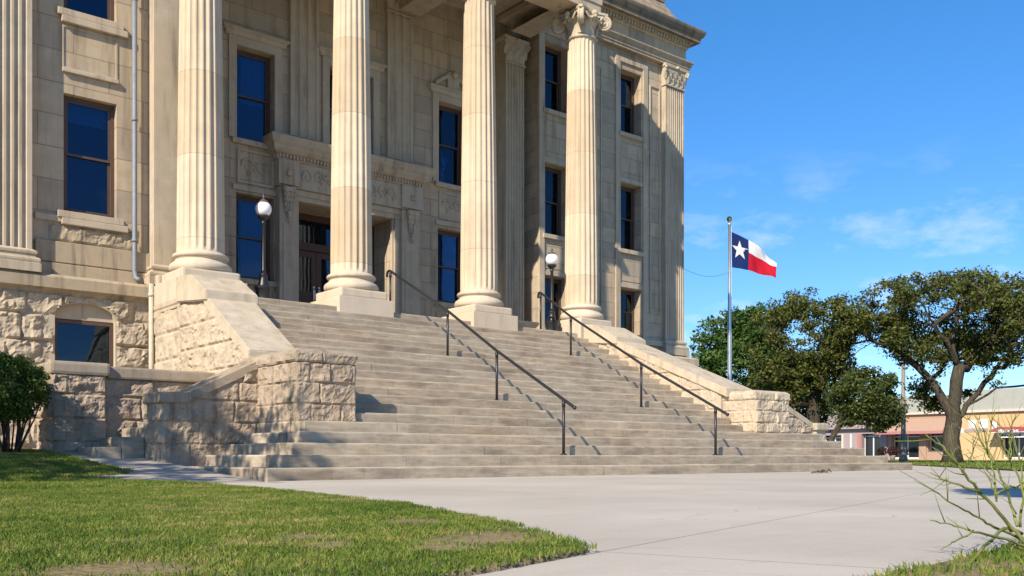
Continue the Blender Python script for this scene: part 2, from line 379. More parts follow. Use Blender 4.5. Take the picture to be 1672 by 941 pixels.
M['leaf_dry'] = mat_leaf('dry_leaves', [(.1, (.12, .07, .03)), (.6, (.26, .17, .08)), (1., (.40, .30, .17))], .15)
def mat_soil():
    t = NT('lawn_soil'); g = t.n('ShaderNodeNewGeometry'); pos = g.outputs['Position']
    a = t.noise(pos, 2.2, 5, .6); b = t.noise(pos, 35, 4, .7)
    col = t.mix(t.ramp(a, [(.4, 0.), (.62, 1.)]), (.055, .075, .02), (.20, .16, .085)); col = t.mix(t.ramp(b, [(.3, 0.), (.7, 1.)]), col, (.34, .245, .135)); 
    t.bsdf(col, 1., b, .6, .02, .1); return t.m
M['soil'] = mat_soil()
def mat_turf():
    t = NT('far_turf'); g = t.n('ShaderNodeNewGeometry'); pos = g.outputs['Position']
    a = t.noise(pos, .35, 5, .6); b = t.noise(pos, 25, 4, .7)
    col = t.mix(t.ramp(a, [(.35, 0.), (.65, 1.)]), (.055, .09, .022), (.13, .13, .045)); col = t.mix(t.math('MULTIPLY', b, .5), col, (.04, .06, .015))
    t.bsdf(col, 1., b, .8, .05, .1); return t.m
M['turf'] = mat_turf()
def mat_concrete(name, base, joints=None):
    t = NT(name); g = t.n('ShaderNodeNewGeometry'); pos = g.outputs['Position']
    a = t.noise(pos, .5, 5, .6); b = t.noise(t.scaled(pos, (1., 2.6, 1)), 2.2, 5, .65); c = t.noise(pos, 60, 3, .7); b0 = np.array(base)
    col = t.mix(t.ramp(a, [(.3, 0.), (.7, 1.)]), tuple(b0 * .84), tuple(b0 * 1.10)); col = t.mix(t.math('MULTIPLY', t.ramp(b, [(.52, 0.), (.75, 1.)]), .35), col, tuple(b0 * .68))
    col = t.mix(1., col, t.ramp(c, [(.3, .93), (.7, 1.04)]), 'MULTIPLY'); h = t.math('ADD', t.math('MULTIPLY', c, .3), t.math('MULTIPLY', b, .4))
    vo = t.n('ShaderNodeTexVoronoi', feature='DISTANCE_TO_EDGE'); vo.inputs['Scale'].default_value = .16; wv = t.n('ShaderNodeVectorMath', operation='ADD'); nn = t.n('ShaderNodeTexNoise'); nn.inputs['Scale'].default_value = .9; nn.inputs['Detail'].default_value = 6; t.l(pos, nn.inputs['Vector']); sc_ = t.n('ShaderNodeVectorMath', operation='SCALE'); sc_.inputs[3].default_value = 1.6; t.l(nn.outputs['Color'], sc_.inputs[0]); t.l(pos, wv.inputs[0]); t.l(sc_.outputs[0], wv.inputs[1]); t.l(wv.outputs[0], vo.inputs['Vector'])
    crack = t.math('MULTIPLY', t.math('LESS_THAN', vo.outputs['Distance'], .0007), t.ramp(a, [(.5, 0.), (.62, .6)])); col = t.mix(crack, col, tuple(b0 * .35))
    v2 = t.n('ShaderNodeTexVoronoi'); v2.inputs['Scale'].default_value = 1.7; t.l(pos, v2.inputs['Vector']); gum = t.math('MULTIPLY', t.math('LESS_THAN', v2.outputs['Distance'], .045), t.math('GREATER_THAN', b, .5)); col = t.mix(t.math('MULTIPLY', gum, .35), col, tuple(b0 * .4))
    if joints:
        sx = t.n('ShaderNodeSeparateXYZ'); t.l(pos, sx.inputs[0])
        j = None
        for (ax, o, w) in joints:       # lines  ax[0]*x+ax[1]*y = o (+ n*period)
            v = t.math('ADD', t.math('MULTIPLY', sx.outputs[0], ax[0]), t.math('MULTIPLY', sx.outputs[1], ax[1]))
            fr = t.math('ABSOLUTE', t.math('SUBTRACT', t.math('FRACT', t.math('ADD', t.math('DIVIDE', t.math('SUBTRACT', v, o), w), .5)), .5))
            q = t.math('LESS_THAN', fr, .005 / w); j = q if j is None else t.math('MAXIMUM', j, q)
        col = t.mix(t.math('MULTIPLY', j, .7), col, tuple(b0 * .3)); h = t.math('SUBTRACT', h, t.math('MULTIPLY', j, 1.5))
    t.bsdf(col, .85, h, .35, .006, .25); return t.m
M['plaza'] = mat_concrete('plaza_concrete', (.50, .447, .367), [((.33 / 1.053, -1 / 1.053), (.33 * 2.13 - 2.18) / 1.053, 5.2), ((1 / 1.053, .33 / 1.053), (2.19 + .33 * 2.16) / 1.053, 7.4)])
M['walk'] = mat_concrete('walkway_concrete', (.42, .37, .31))
M['asphalt'] = mat_concrete('asphalt', (.055, .055, .058)); M['pavement'] = mat_concrete('pavement', (.36, .34, .31))

# ------------------------------------------------------------------ stair geometry numbers
R = .165; Y1 = 11.1744; T = .33293
def YN(n): return Y1 + (n - 1) * T
LAND = 21 * R
XL = [5.233, 5.589, 5.911, 6.20, 6.43]; XR = [21.10, 20.62, 20.19, 19.78, 19.46]
def sstep(a, b, x): t = np.clip((x - a) / (b - a), 0, 1); return t * t * (3 - 2 * t)
def gz(x, y):   # height of the ground: it climbs gently beside the steps on the left
    return .078 * np.clip(y - 11.25, 0, 4.9) * sstep(5.9, 5.05, np.asarray(x, float))

# ------------------------------------------------------------------ ground
def flat(name, pts, z, mat):
    mb = MB(); mb.add([(x, y, z) for x, y in pts], [list(range(len(pts)))]); return struct(mb.build(name, mat))
flat('ground', [(-400, -400), (900, -400), (900, 900), (-400, 900)], -.03, M['turf'])
flat('plaza', [(-30, -25), (60, -25), (60, 8.0), (20.9, 8.7), (37.5, 20.9), (37.5, 24), (23.5, 24), (5.6, 24), (5.6, 11.16), (5.2, 11.16), (5.2, 10.6), (-30, 10.6)], 0, M['plaza'])
nx, ny = 90, 60
gx = np.linspace(-14, 5.95, nx); gy = np.linspace(10.6, 20.2, ny); G, Hh = np.meshgrid(gx, gy)
mb = MB(); mb.add(np.stack([G, Hh, gz(G, Hh) - .012 * sstep(5.0, 5.2, G)], -1).reshape(-1, 3), [(j * nx + i, j * nx + i + 1, (j + 1) * nx + i + 1, (j + 1) * nx + i) for j in range(ny - 1) for i in range(nx - 1)], 0, True)
struct(mb.build('walkway', M['walk']))
flat('street', [(66, -60), (84, -60), (84, 160), (66, 160)], -.02, M['asphalt'])
flat('pavement', [(84, -60), (88.2, -60), (88.2, 160), (84, 160)], -.006, M['pavement'])
flat('cross_path', [(30, 4), (56, 20), (56, 21.6), (30, 5.2)], .034, M['pavement'])

# lawn outlines: right edge X of the left lawn for each Y
EDGE = [(1.0, -1.44), (1.96, 1.47), (2.18, 2.13), (2.65, 2.38), (3.45, 2.70), (5.12, 3.28), (8.1, 3.80), (9.6, 3.92), (10.6, 3.86), (11.3, 3.70), (11.75, 3.46), (11.95, 3.22), (12.15, 3.50), (12.4, 3.95), (12.65, 4.05), (13.0, 3.98), (14.2, 3.95), (15.9, 3.9), (17, 3.7)]
ey = np.array([p[0] for p in EDGE]); ex = np.array([p[1] for p in EDGE])
def xedge(y): return np.interp(y, ey, ex)
rows = np.concatenate([np.linspace(.2, 2.2, 24), np.linspace(2.3, 17, 90)]); cols = 46
V = []
for y in rows:
    xb = xedge(y) if y > 1 else -1.44 + (y - 1) / .33
    for i in range(cols):
        x = xb - (i / (cols - 1)) ** 1.6 * 15; V.append((x, y, float(gz(x, y)) + (.018 if i else -.006)))
mb = MB(); mb.add(V, [(j * cols + i, j * cols + i + 1, (j + 1) * cols + i + 1, (j + 1) * cols + i) for j in range(len(rows) - 1) for i in range(cols - 1)], 0, True)
struct(mb.build('lawn_ground', M['soil']))
mb = MB(); mb.prism([(2.0, 1.2), (3.31, 1.37), (7, 1.75), (9, -6), (1.5, -6)], 2, -.01, .018); struct(mb.build('lawn_ground', M['soil']))
mb = MB(); mb.add([(20.9, 8.7, .02), (37.5, 20.9, .02), (37.5, 60, .02), (62, 60, .02), (62, -30, .02), (45, -30, .02)], [list(range(6))]); struct(mb.build('lawn_ground', M['turf']))

def blades(name, pts, h, w, mat, seed, lean=.6):
    rng = np.random.default_rng(seed); n = len(pts); a = rng.uniform(0, 2 * PI, n); hh = h * rng.uniform(.5, 1.25, n); ww = w * rng.uniform(.7, 1.3, n)
    la = rng.uniform(0, 2 * PI, n); ll = hh * rng.uniform(.1, lean * 1.6, n)
    dx, dy = np.cos(a) * ww, np.sin(a) * ww; lx, ly = np.cos(la) * ll, np.sin(la) * ll
    V = np.zeros((n, 5, 3)); V[:] = pts[:, None, :]
    V[:, 0, 0] -= dx; V[:, 0, 1] -= dy; V[:, 1, 0] += dx; V[:, 1, 1] += dy
    V[:, 2, 0] += dx * .8 + lx * .35; V[:, 2, 1] += dy * .8 + ly * .35; V[:, 2, 2] += hh * .6
    V[:, 3, 0] += -dx * .8 + lx * .35; V[:, 3, 1] += -dy * .8 + ly * .35; V[:, 3, 2] += hh * .6
    V[:, 4, 0] += lx; V[:, 4, 1] += ly; V[:, 4, 2] += hh * .95
    base = np.arange(n)[:, None] * 5; loops = (base + np.array([0, 1, 2, 3, 3, 2, 4])[None]).ravel()
    st = (np.arange(n)[:, None] * 7 + np.array([0, 4])[None]).ravel()
    return np_mesh(name, V.reshape(-1, 3), loops, st, None, [mat])
SPOTS = [(2.0, 2.62, .2), (2.22, 2.75, .1), (2.35, 3.55, .17), (1.75, 2.45, .12), (2.45, 2.95, .1), (3.2, 5.6, .2), (1.6, 3.1, .12), (.75, 2.5, .2)]
def lawn_pts(n, x0, x1, y0, y1, seed):
    rng = np.random.default_rng(seed); x = rng.uniform(x0, x1, n); y = rng.uniform(y0, y1, n)
    edge = np.where(y > 1, xedge(y), -1.44 + (y - 1) / .33)
    k = x < edge + .015 + (vnoise(np.stack([x * 9, y * 9, x * 0], -1), 4) - .5) * .07
    P = np.stack([x, y, 0 * x], -1); cl = fbm(P * 3.3, 21, 3); bare = np.zeros(n)
    for sx, sy, sr in SPOTS: bare = np.maximum(bare, np.clip(1.35 - np.hypot(x - sx, y - sy) / sr, 0, 1))
    k &= rng.uniform(0, 1, n) > np.clip((.40 - cl) * 5, 0, .8)
    k &= rng.uniform(0, 1, n) > np.clip(bare * 1.5, 0, .96)
    k &= x > y * .2222 - .9
    x, y = x[k], y[k]; return np.stack([x, y, gz(x, y) + .014], -1)
P1 = np.concatenate([lawn_pts(230000, -.6, 3.4, 1.2, 5.2, 1), lawn_pts(130000, .2, 4.2, 5.2, 9.2, 2)])
tag(blades('grass', P1, .020, .0019, M['grass'], 5), 'short sunlit turf of the left lawn, green with straw patches', 'grass', kind='stuff')
P2 = lawn_pts(90000, 1.0, 4.3, 9.2, 16.6, 3)
tag(blades('grass', P2, .034, .0038, M['grass'], 6), 'turf at the back of the left lawn by the stone walls', 'grass', kind='stuff')
n = 40000; x = RNG.uniform(2.0, 5.2, n); y = RNG.uniform(.2, 1.7, n); k = y < 1.255 + .112 * (x - 2.32) + (vnoise(np.stack([x * 9, y * 9, x * 0], -1), 2) - .5) * .06
k &= fbm(np.stack([x, y, 0 * x], -1) * 4, 8, 3) > .36 + .12 * RNG.uniform(-1, 1, n)
tag(blades('grass', np.stack([x[k], y[k], 0 * x[k] + .014], -1), .027, .0022, M['grass'], 9), 'patch of turf in the near right corner under the bare green stems', 'grass', kind='stuff')
n = 60000; x = RNG.uniform(20, 62, n); y = RNG.uniform(4, 50, n); q = (x - 20.9) * 12.2 - (y - 8.7) * 16.6 > 0
q = (q & (x < 37.5)) | (x >= 37.5); q &= (x / y > .85) & (x / y < 2.7)
tag(blades('grass', np.stack([x[q], y[q], 0 * x[q] + .014], -1), .07, .014, M['grass'], 10), 'far strip of green turf before the street on the right', 'grass', kind='stuff')

n = 900; rng_ = np.random.default_rng(31); x = rng_.uniform(-.5, 4, n); y = rng_.uniform(1.4, 11, n); k = x < xedge(y) + .25 * rng_.uniform(0, 1, n) ** 4; x, y = x[k], y[k]; n = len(x)
a = rng_.uniform(0, 6.28, n); b = rng_.uniform(.006, .014, n); z = gz(x, y) + np.where(x < xedge(y), .026, .006) + rng_.uniform(0, .006, n); Vd = np.zeros((n, 4, 3)); tl_ = rng_.uniform(-.004, .006, (n, 2))
for q, (u_, v_) in enumerate(((-1, 0), (0, -.45), (1, 0), (0, .45))): Vd[:, q, 0] = x + b * (u_ * np.cos(a) - v_ * np.sin(a)); Vd[:, q, 1] = y + b * (u_ * np.sin(a) + v_ * np.cos(a)); Vd[:, q, 2] = z + (tl_[:, 0] if q % 2 else tl_[:, 1])
tag(np_mesh('dry_leaves', Vd.reshape(-1, 3), np.arange(n * 4), np.arange(n) * 4, None, [M['leaf_dry']]), 'dry brown leaf litter scattered over the left lawn', 'leaf litter', kind='stuff')

# ------------------------------------------------------------------ entrance stairs
stairs = thing('entrance_stairs', 'wide weathered limestone staircase of low steps rising to the courthouse columns', 'stairs', (12.3, 11.2, 0))
def step_block(mb, x0, x1, y0, y1, z0, z1, rs, front=True, left=False, right=False):
    # one worn stone: slightly wavy rounded nosing along the front
    n = max(3, int((x1 - x0) / .16)); xs = np.linspace(x0, x1, n); ox = rs.uniform(0, 99); dz = rs.uniform(-.004, .003); dy = rs.uniform(-.005, .005)
    w = (vnoise(np.stack([xs * 2.5 + ox, xs * 0, xs * 0], -1), 5) - .5) * .012 + (vnoise(np.stack([xs * 9 + ox, xs * 0, xs * 0], -1), 6) - .5) * .008
    prof = [(0, 0, 0), (0, 0, 1), (.003, -.003, 1), (.014, 0, 1)]
    V = []; F = []
    for i in range(n):
        V += [(xs[i], y0 + dy, z0), (xs[i], y0 + dy + max(0, w[i]) * .3, z1 - .030 + dz), (xs[i], y0 + dy + .004 + abs(w[i]) * .5, z1 - .008 + dz - abs(w[i]) * .3), (xs[i], y0 + dy + .032 + abs(w[i]) * 1.5, z1 + dz), (xs[i], y1, z1 + dz)]
    for i in range(n - 1):
        for j in range(4): F.append((i * 5 + j, (i + 1) * 5 + j, (i + 1) * 5 + j + 1, i * 5 + j + 1))
    F.append([0, 1, 2, 3, 4]); F.append([(n - 1) * 5 + j for j in (4, 3, 2, 1, 0)])
    mb.add(V, F)
def side_block(mb, xs, d, y0, y1, z0, z1, sgn):
    mb.prism([(xs, z0), (xs, z1 - .02), (xs + sgn * .006, z1 - .005), (xs + sgn * .02, z1), (xs + sgn * d, z1), (xs + sgn * d, z0)], 1, y0, y1)
for n in range(1, 22):
    rs = random.Random(n * 13); mb = MB()
    xl, xr = (XL[n - 1], XR[n - 1]) if n <= 5 else (7.3, 17.0)
    y0 = YN(n); y1 = y0 + .46; z1 = n * R; z0 = (n - 1) * R - (.05 if n > 1 else .1)
    xs = [xl]; x = xl + rs.uniform(1.1, 2.2)
    while x < xr - .9: xs.append(x); x += rs.uniform(1.5, 2.6)
    xs.append(xr)
    for a, b in zip(xs[:-1], xs[1:]): step_block(mb, a + .0025, b - .0025, y0, y1, z0, z1, rs)
    if n <= 5:
        for sx, sg in ((xl, 1), (xr, -1)):
            yy = y1; ye = 14.35 if sg > 0 else 13.55
            while yy < ye - .05:
                y2 = min(ye, yy + rs.uniform(.7, 1.2)); side_block(mb, sx, .5, yy + .003, y2 - .002, z0, z1 + rs.uniform(-.003, .003), sg); yy = y2
        mb.box(xl + .02, xr - .02, y0 + .03, 14.3 if n < 5 else 14.25, z0 + .01, z1 - .006)
    else: mb.box(xl + .01, xr - .01, y0 + .03, y0 + 1.0, z0 - .1, z1 - .008)
    if n == 21:
        mb.box(6.95, 18.4, y1 + .003, 22.9, LAND - .3, LAND - .002)
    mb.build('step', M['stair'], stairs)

# ------------------------------------------------------------------ courthouse
YW = 21.7; YR = 20.9; YLW = 19.6
house = thing('courthouse', 'large limestone courthouse with fluted columns above the wide stairs', 'building', (12.3, 21.7, 0))
def wall(mb, x0, x1, z0, z1, Y, ops, depth=.28):
    xs = sorted(set([x0, x1] + [v for o in ops for v in o[:2]])); zs = sorted(set([z0, z1] + [v for o in ops for v in o[2:4]]))
    for i in range(len(xs) - 1):
        for j in range(len(zs) - 1):
            cx, cz = (xs[i] + xs[i + 1]) / 2, (zs[j] + zs[j + 1]) / 2
            if any(o[0] < cx < o[1] and o[2] < cz < o[3] for o in ops): continue
            mb.add([(xs[i], Y, zs[j]), (xs[i + 1], Y, zs[j]), (xs[i + 1], Y, zs[j + 1]), (xs[i], Y, zs[j + 1])], [(0, 1, 2, 3)])
    for a, b, c, d in ops:
        y2 = Y + depth
        mb.add([(a, Y, c), (b, Y, c), (b, Y, d), (a, Y, d), (a, y2, c), (b, y2, c), (b, y2, d), (a, y2, d)], [(0, 1, 5, 4), (1, 2, 6, 5), (2, 3, 7, 6), (3, 0, 4, 7)])

def window(x0, x1, z0, z1, Y, depth=.2, curtain=None, sill=True, two=True, sillmat=None):
    y = Y + depth; fw = .07; mb = MB()
    mb.box(x0 + .002, x0 + fw, y, y + .08, z0, z1); mb.box(x1 - fw, x1 - .002, y, y + .08, z0, z1)
    mb.box(x0 + fw, x1 - fw, y, y + .08, z1 - fw, z1 - .002); mb.box(x0 + fw, x1 - fw, y - .015, y + .08, z0 + .002, z0 + fw)
    w = mb.build('window', M['frame'], house)
    sw = .045; zm = (z0 + z1) / 2 + .02; a, b = x0 + fw, x1 - fw; za, zb = z0 + fw, z1 - fw
    if two:
        for (c, d, yo, nm) in ((zm - .025, zb, .022, 'sash'), (za, zm + .025, .055, 'sash')):
            s = MB(); yy = y + yo
            s.box(a, a + sw, yy, yy + .03, c, d); s.box(b - sw, b, yy, yy + .03, c, d); s.box(a + sw, b - sw, yy, yy + .03, d - sw, d); s.box(a + sw, b - sw, yy, yy + .03, c, c + sw); s.build(nm, M['frame'], w)
            p = MB(); p.box(a + sw - .005, b - sw + .005, yy + .012, yy + .018, c + sw - .005, d - sw + .005); p.build('pane', M['glass'], w)
    else:
        p = MB(); p.box(a, b, y + .03, y + .036, za, zb); p.build('pane', M['glass'], w)
    bk = MB(); bk.box(x0 - .1, x1 + .1, y + .5, y + .55, z0 - .1, z1 + .1); bk.build('interior', M['dark_room'], w)
    if curtain:
        c0, c1, zc0, zc1 = curtain; cb = MB(); nn = 24; V = []
        for i in range(nn):
            x = a + (b - a) * (c0 + (c1 - c0) * i / (nn - 1)); yy = y + .16 + .02 * math.sin(i * 1.7)
            V += [(x, yy, za + (zb - za) * zc0), (x, yy, za + (zb - za) * zc1)]
        cb.add(V, [(2 * i, 2 * i + 2, 2 * i + 3, 2 * i + 1) for i in range(nn - 1)], 0, True); cb.build('curtain', M['curtain'], w)
    if sill:
        s = MB(); s.box(x0 - .12, x1 + .12, Y - .09, Y + depth, z0 - .13, z0, 0, .012); s.build('sill', sillmat or M['trim'], w)
    return w
def panel(mb, x0, x1, z0, z1, Y, d=.03, fw=.05):
    mb.box(x0, x1, Y - d, Y + .02, z1 - fw, z1); mb.box(x0, x1, Y - d, Y + .02, z0, z0 + fw); mb.box(x0, x0 + fw, Y - d, Y + .02, z0 + fw, z1 - fw); mb.box(x1 - fw, x1, Y - d, Y + .02, z0 + fw, z1 - fw)
def carve(mb, x0, x1, z0, z1, Y, seed, amp=.035):
    # carved relief: scrolls and leaves in low relief on a panel
    rs = random.Random(seed); n = max(2, int((x1 - x0) / .3))
    for i in range(n):
        cx = x0 + (i + .5) * (x1 - x0) / n; cz = (z0 + z1) / 2 + rs.uniform(-.03, .03); hh = (z1 - z0) * .36; s = 1 if i % 2 else -1
        pts = [(cx + s * hh * (1 - k / 14) * math.cos(k * .7) * .8, Y - amp * .25, cz + hh * (1 - k / 14) * math.sin(k * .7)) for k in range(13)]
        mb.tube(pts, [.028 - .0012 * k for k in range(13)], 6)
        for k in range(3):
            a = rs.uniform(0, 6.28); mb.ball((cx + .8 * hh * math.cos(a), Y - .008, cz + hh * .8 * math.sin(a)), .035, 8, 6)

def pilaster(x0, x1, Y, yf, z0, z1, zb, nfl=7, cap=None, parent=None, name='pilaster', capmat=None):
    mb = MB(); w = (x1 - x0); pts = [(x0, Y), (x0, yf)]; pitch = w * .9 / max(1, nfl); st = x0 + w * .05
    for i in range(nfl):
        a = st + i * pitch + pitch * .16; b = st + (i + 1) * pitch - pitch * .16
        pts.append((a, yf))
        for k in range(1, 6): an = PI * k / 6; pts.append(((a + b) / 2 - (b - a) / 2 * math.cos(an), yf + math.sin(an) * min(.045, (b - a) * .5)))
        pts.append((b, yf))
    pts += [(x1, yf), (x1, Y)]; k = len(pts)
    V = [(p[0], p[1], zb) for p in pts] + [(p[0], p[1], z1) for p in pts]
    mb.add(V, [(i, i + 1, k + i + 1, k + i) for i in range(k - 1)]); mb.F.append([k + i for i in range(k)]); mb.M.append(0); mb.sm.append(False)
    p = mb.build(name, M['trim'], parent)
    b = MB(); path = [(x0, Y), (x0, yf), (x1, yf), (x1, Y)]; h = zb - z0
    b.sweep(path, [(0, z0), (.13, z0), (.13, z0 + h * .36), (.11, z0 + h * .38), (.12, z0 + h * .46), (.12, z0 + h * .54), (.10, z0 + h * .6), (.05, z0 + h * .64), (.045, z0 + h * .74), (.07, z0 + h * .78), (.075, z0 + h * .88), (.04, z0 + h * .94), (.004, zb), (0, zb)]); b.build('base', M['trim'], p)
    if cap:
        c = MB(); zc, ztop = z1, cap; H = ztop - zc
        c.sweep(path, [(0, zc), (.035, zc), (.04, zc + H * .05), (.02, zc + H * .08), (.01, zc + H * .1), (.02, zc + H * .4), (.07, zc + H * .72), (.07, zc + H * .84), (.11, zc + H * .86), (.12, zc + H * .97), (.1, ztop), (0, ztop)])
        leaves = max(3, int(w / .2))
        for row, (za, hh) in enumerate(((.1, .34), (.3, .36))):
            for i in range(leaves + row):
                cx = x0 + (i + (.5 if row == 0 else 0)) * w / leaves; lw = w / leaves * .42
                V = []
                for kk, (o, zz, ws) in enumerate(((.012, 0, .9), (.03, .45, 1.), (.06, .8, .8), (.1, .98, .45), (.09, .86, .3))):
                    z = zc + H * za + hh * H * zz
                    V += [(cx - lw * ws, yf - o, z), (cx, yf - o - .025, z), (cx + lw * ws, yf - o, z)]
                F = []
                for kk in range(4):
                    for q in range(2): F.append((kk * 3 + q, kk * 3 + q + 1, kk * 3 + q + 4, kk * 3 + q + 3))
                c.add(V, F)
        for xx in (x0, x1):
            s = -1 if xx == x0 else 1
            pts = []
            for kk in range(22):
                a = kk * .62; rr = .105 * (1 - kk / 24) * (H / .75); pts.append((xx + s * (.05 + 0), yf - .09, zc + H * .72)); pts[-1] = (xx + s * (.05 + rr * math.cos(a) * .6), yf - .09 - rr * math.cos(a) * .35, zc + H * .72 + rr * math.sin(a))
            c.tube(pts, [.036 * (1 - kk / 40) for kk in range(22)], 6)
        c.ball(((x0 + x1) / 2, yf - .13, zc + H * .9), .06, 10, 8); c.build('capital', M['capital'], p)
    return p

# --- recessed portico wall
A = (9.37, 10.33); B_ = (15.19, 16.15); MID = (11.83, 13.1)
mb = MB(); DOOR = (10.95, 13.71, LAND - .02, 6.6)
ops = [(A[0], A[1], 4.55, 6.58), (A[0], A[1], 7.86, 10.06), (B_[0], B_[1], 4.57, 6.62), (B_[0], B_[1], 7.87, 10.1), (MID[0], MID[1], 8.18, 10.2), (A[0], A[1], 11.0, 12.4), (B_[0], B_[1], 11.6, 12.6)]
ops = ops[:5]
wall(mb, 6.4, 18.18, 3.2, 14.6, YW, ops + [DOOR], .28)
mb.add([(DOOR[0], YW + .27, LAND), (DOOR[0], YW + 1.2, LAND), (DOOR[0], YW + 1.2, 6.6), (DOOR[0], YW + .27, 6.6)], [(0, 1, 2, 3)])
mb.add([(DOOR[1], YW + .27, LAND), (DOOR[1], YW + 1.2, LAND), (DOOR[1], YW + 1.2, 6.6), (DOOR[1], YW + .27, 6.6)], [(0, 1, 2, 3)])
mb.add([(DOOR[0], YW + .27, 6.6), (DOOR[1], YW + .27, 6.6), (DOOR[1], YW + 1.2, 6.6), (DOOR[0], YW + 1.2, 6.6)], [(0, 1, 2, 3)])
mb.build('portico_wall', M['ashlar'], house)
window(A[0], A[1], 4.55, 6.58, YW, .2, (.25, 1., 0., 1.)); window(A[0], A[1], 7.86, 10.06, YW, .2, (.25, .95, .45, 1.))
window(B_[0], B_[1], 4.57, 6.62, YW, .2, (0., .34, 0., 1.)); window(B_[0], B_[1], 7.87, 10.1, YW, .2, (0., .3, 0., .5)); window(MID[0], MID[1], 8.18, 10.2, YW, .2, None, False)
# window surrounds, spandrel panels and broken pediments
for (a, b), z0, z1 in ((A, 7.86, 10.06), (B_, 7.87, 10.1), (MID, 8.18, 10.2)):
    mb = MB()
    mb.box(a - .2, a - .003, YW - .06, YW, z0, z1 + .2, 0, .01); mb.box(b + .003, b + .2, YW - .06, YW, z0, z1 + .2, 0, .01); mb.box(a - .003, b + .003, YW - .06, YW, z1 + .003, z1 + .2, 0, .01)
    mb.sweep([(a - .24, YW), (a - .24, YW - .05), (b + .24, YW - .05), (b + .24, YW)], [(0, z1 + .2), (.04, z1 + .22), (.06, z1 + .3), (.12, z1 + .34), (.12, z1 + .38), (0, z1 + .42)])
    for sx, sg in (((a - .12, 1), (b + .12, -1)) if a > 15 else ()):   # broken pediment scrolls
        pts = [(sx + sg * t * .5, YW - .06, z1 + .42 + .38 * t ** .7) for t in np.linspace(0, 1, 8)]
        mb.tube(pts, .07, 8); mb.tube([(sx + sg * .5 - sg * .09 * math.cos(k * .6) * (1 - k / 16), YW - .09, z1 + .78 + .09 * math.sin(k * .6) * (1 - k / 16)) for k in range(14)], .03, 6)
    if a > 15: mb.box((a + b) / 2 - .2, (a + b) / 2 + .2, YW - .1, YW, z1 + .40, z1 + .78, 0, .03); mb.ball(((a + b) / 2, YW - .12, z1 + .8), .1, 12, 8)
    mb.build('window_surround', M['trim'], house)
for (a, b), z0, z1 in ((A, 6.74, 7.68), (B_, 6.8, 7.68)):
    mb = MB(); panel(mb, a + .02, b - .02, z0 + .08, z1 - .04, YW, .035, .06); mb.box(a - .1, b + .1, YW - .05, YW, z0 - .1, z0 + .02); sp = mb.build('spandrel_panel', M['trim'], house)
    mb = MB(); carve(mb, a + .12, b - .12, z0 + .18, z1 - .14, YW, 5); mb.build('carving', M['trim'], sp)
    mb = MB(); panel(mb, a - .05, b + .05, 3.85, 4.3, YW, .03, .05); mb.build('spandrel_panel', M['trim'], house)
for x0, x1 in ((10.72, 11.5), (13.5, 14.3)): pilaster(x0, x1, YW, YW - .12, 8.06, 12.05, 8.2, 3, 12.85, house)
pilaster(17.2, 17.88, YW, 21.2, LAND, 11.55, 4.1, 6, 12.3, house)
# upper entablature inside the portico
mb = MB(); mb.sweep([(7.0, YW), (18.15, YW)], [(0, 12.86), (.2, 12.86), (.2, 13.05), (.25, 13.07), (.25, 13.25), (.32, 13.3), (.32, 13.36), (0, 13.4)]); mb.build('architrave', M['trim'], house)
# door surround
sur = MB(); yf = YW - .25
for a, b in ((10.36, 10.78), (13.86, 14.44)):
    sur.box(a, b, yf, YW, LAND, 6.86, 0, .015); sur.box(a - .03, b + .03, yf - .04, YW, LAND, LAND + .35, 0, .02); sur.box(a + .09, b - .09, yf - .02, yf + .02, 4.1, 6.0, 0, .012)
for a, b in ((10.783, 10.95), (13.71, 13.857)):
    sur.box(a, b - .06 if a < 11 else b, yf + .1, YW, LAND, 6.597); sur.box(a + .03 if a < 11 else a - .06, b if a < 11 else b - .03, yf + .16, YW - .003, LAND, 6.594)
sur.box(10.78, 13.86, yf + .1, YW, 6.6, 6.87); sur.box(10.78, 13.86, yf + .06, YW, 6.72, 6.86)
sur.box(10.33, 14.47, yf - .01, YW, 6.87, 7.5)
for a, b in ((10.31, 10.84), (13.82, 14.49)): sur.box(a, b, yf - .08, YW, 6.9, 7.5, 0, .01)
ds = sur.build('door_surround', M['trim'], house)
cz = MB(); cz.sweep([(10.33, YW), (10.33, yf), (14.47, yf), (14.47, YW)], [(0, 7.5), (.06, 7.5), (.06, 7.52), (.07, 7.62), (.14, 7.66), (.2, 7.72), (.2, 7.8), (.26, 7.86), (.3, 7.98), (.3, 8.02), (0, 8.06)])
for i in range(46): x = 10.3 + i * .0915; cz.box(x, x + .05, yf - .12, yf, 7.535, 7.61)
cz.build('cornice', M['trim'], ds)
cv = MB(); carve(cv, 10.95, 13.7, 6.95, 7.45, yf - .01, 3, .05); cv.build('carving', M['capital'], ds)
for cx in (10.57, 14.15):
    cv = MB(); cv.lathe((cx, yf - .085, 7.18), [(.07, -.07), (.08, 0), (.05, .06)], 12); cv.build('rosette', M['capital'], ds); cv = MB()
    for k in range(5):  # console bracket scrolls
        cv.box(cx - .17 + .02 * k, cx + .17 - .02 * k, yf - .15 + k * .025, yf, 6.84 - (k + 1) * .12, 6.84 - k * .12, 0, .02)
    for q in (-1, 1): cv.tube([(cx + q * (.03 + .09 * (1 - k / 14) * abs(math.cos(k * .5))), yf - .14 + .006 * k, 6.78 - .035 * k) for k in range(16)], .025, 6)
    for k in range(4): cv.ball((cx, yf - .08, 6.2 - .07 * k), .06 - .01 * k, 8, 6)
    cv.build('console_bracket', M['capital'], ds)
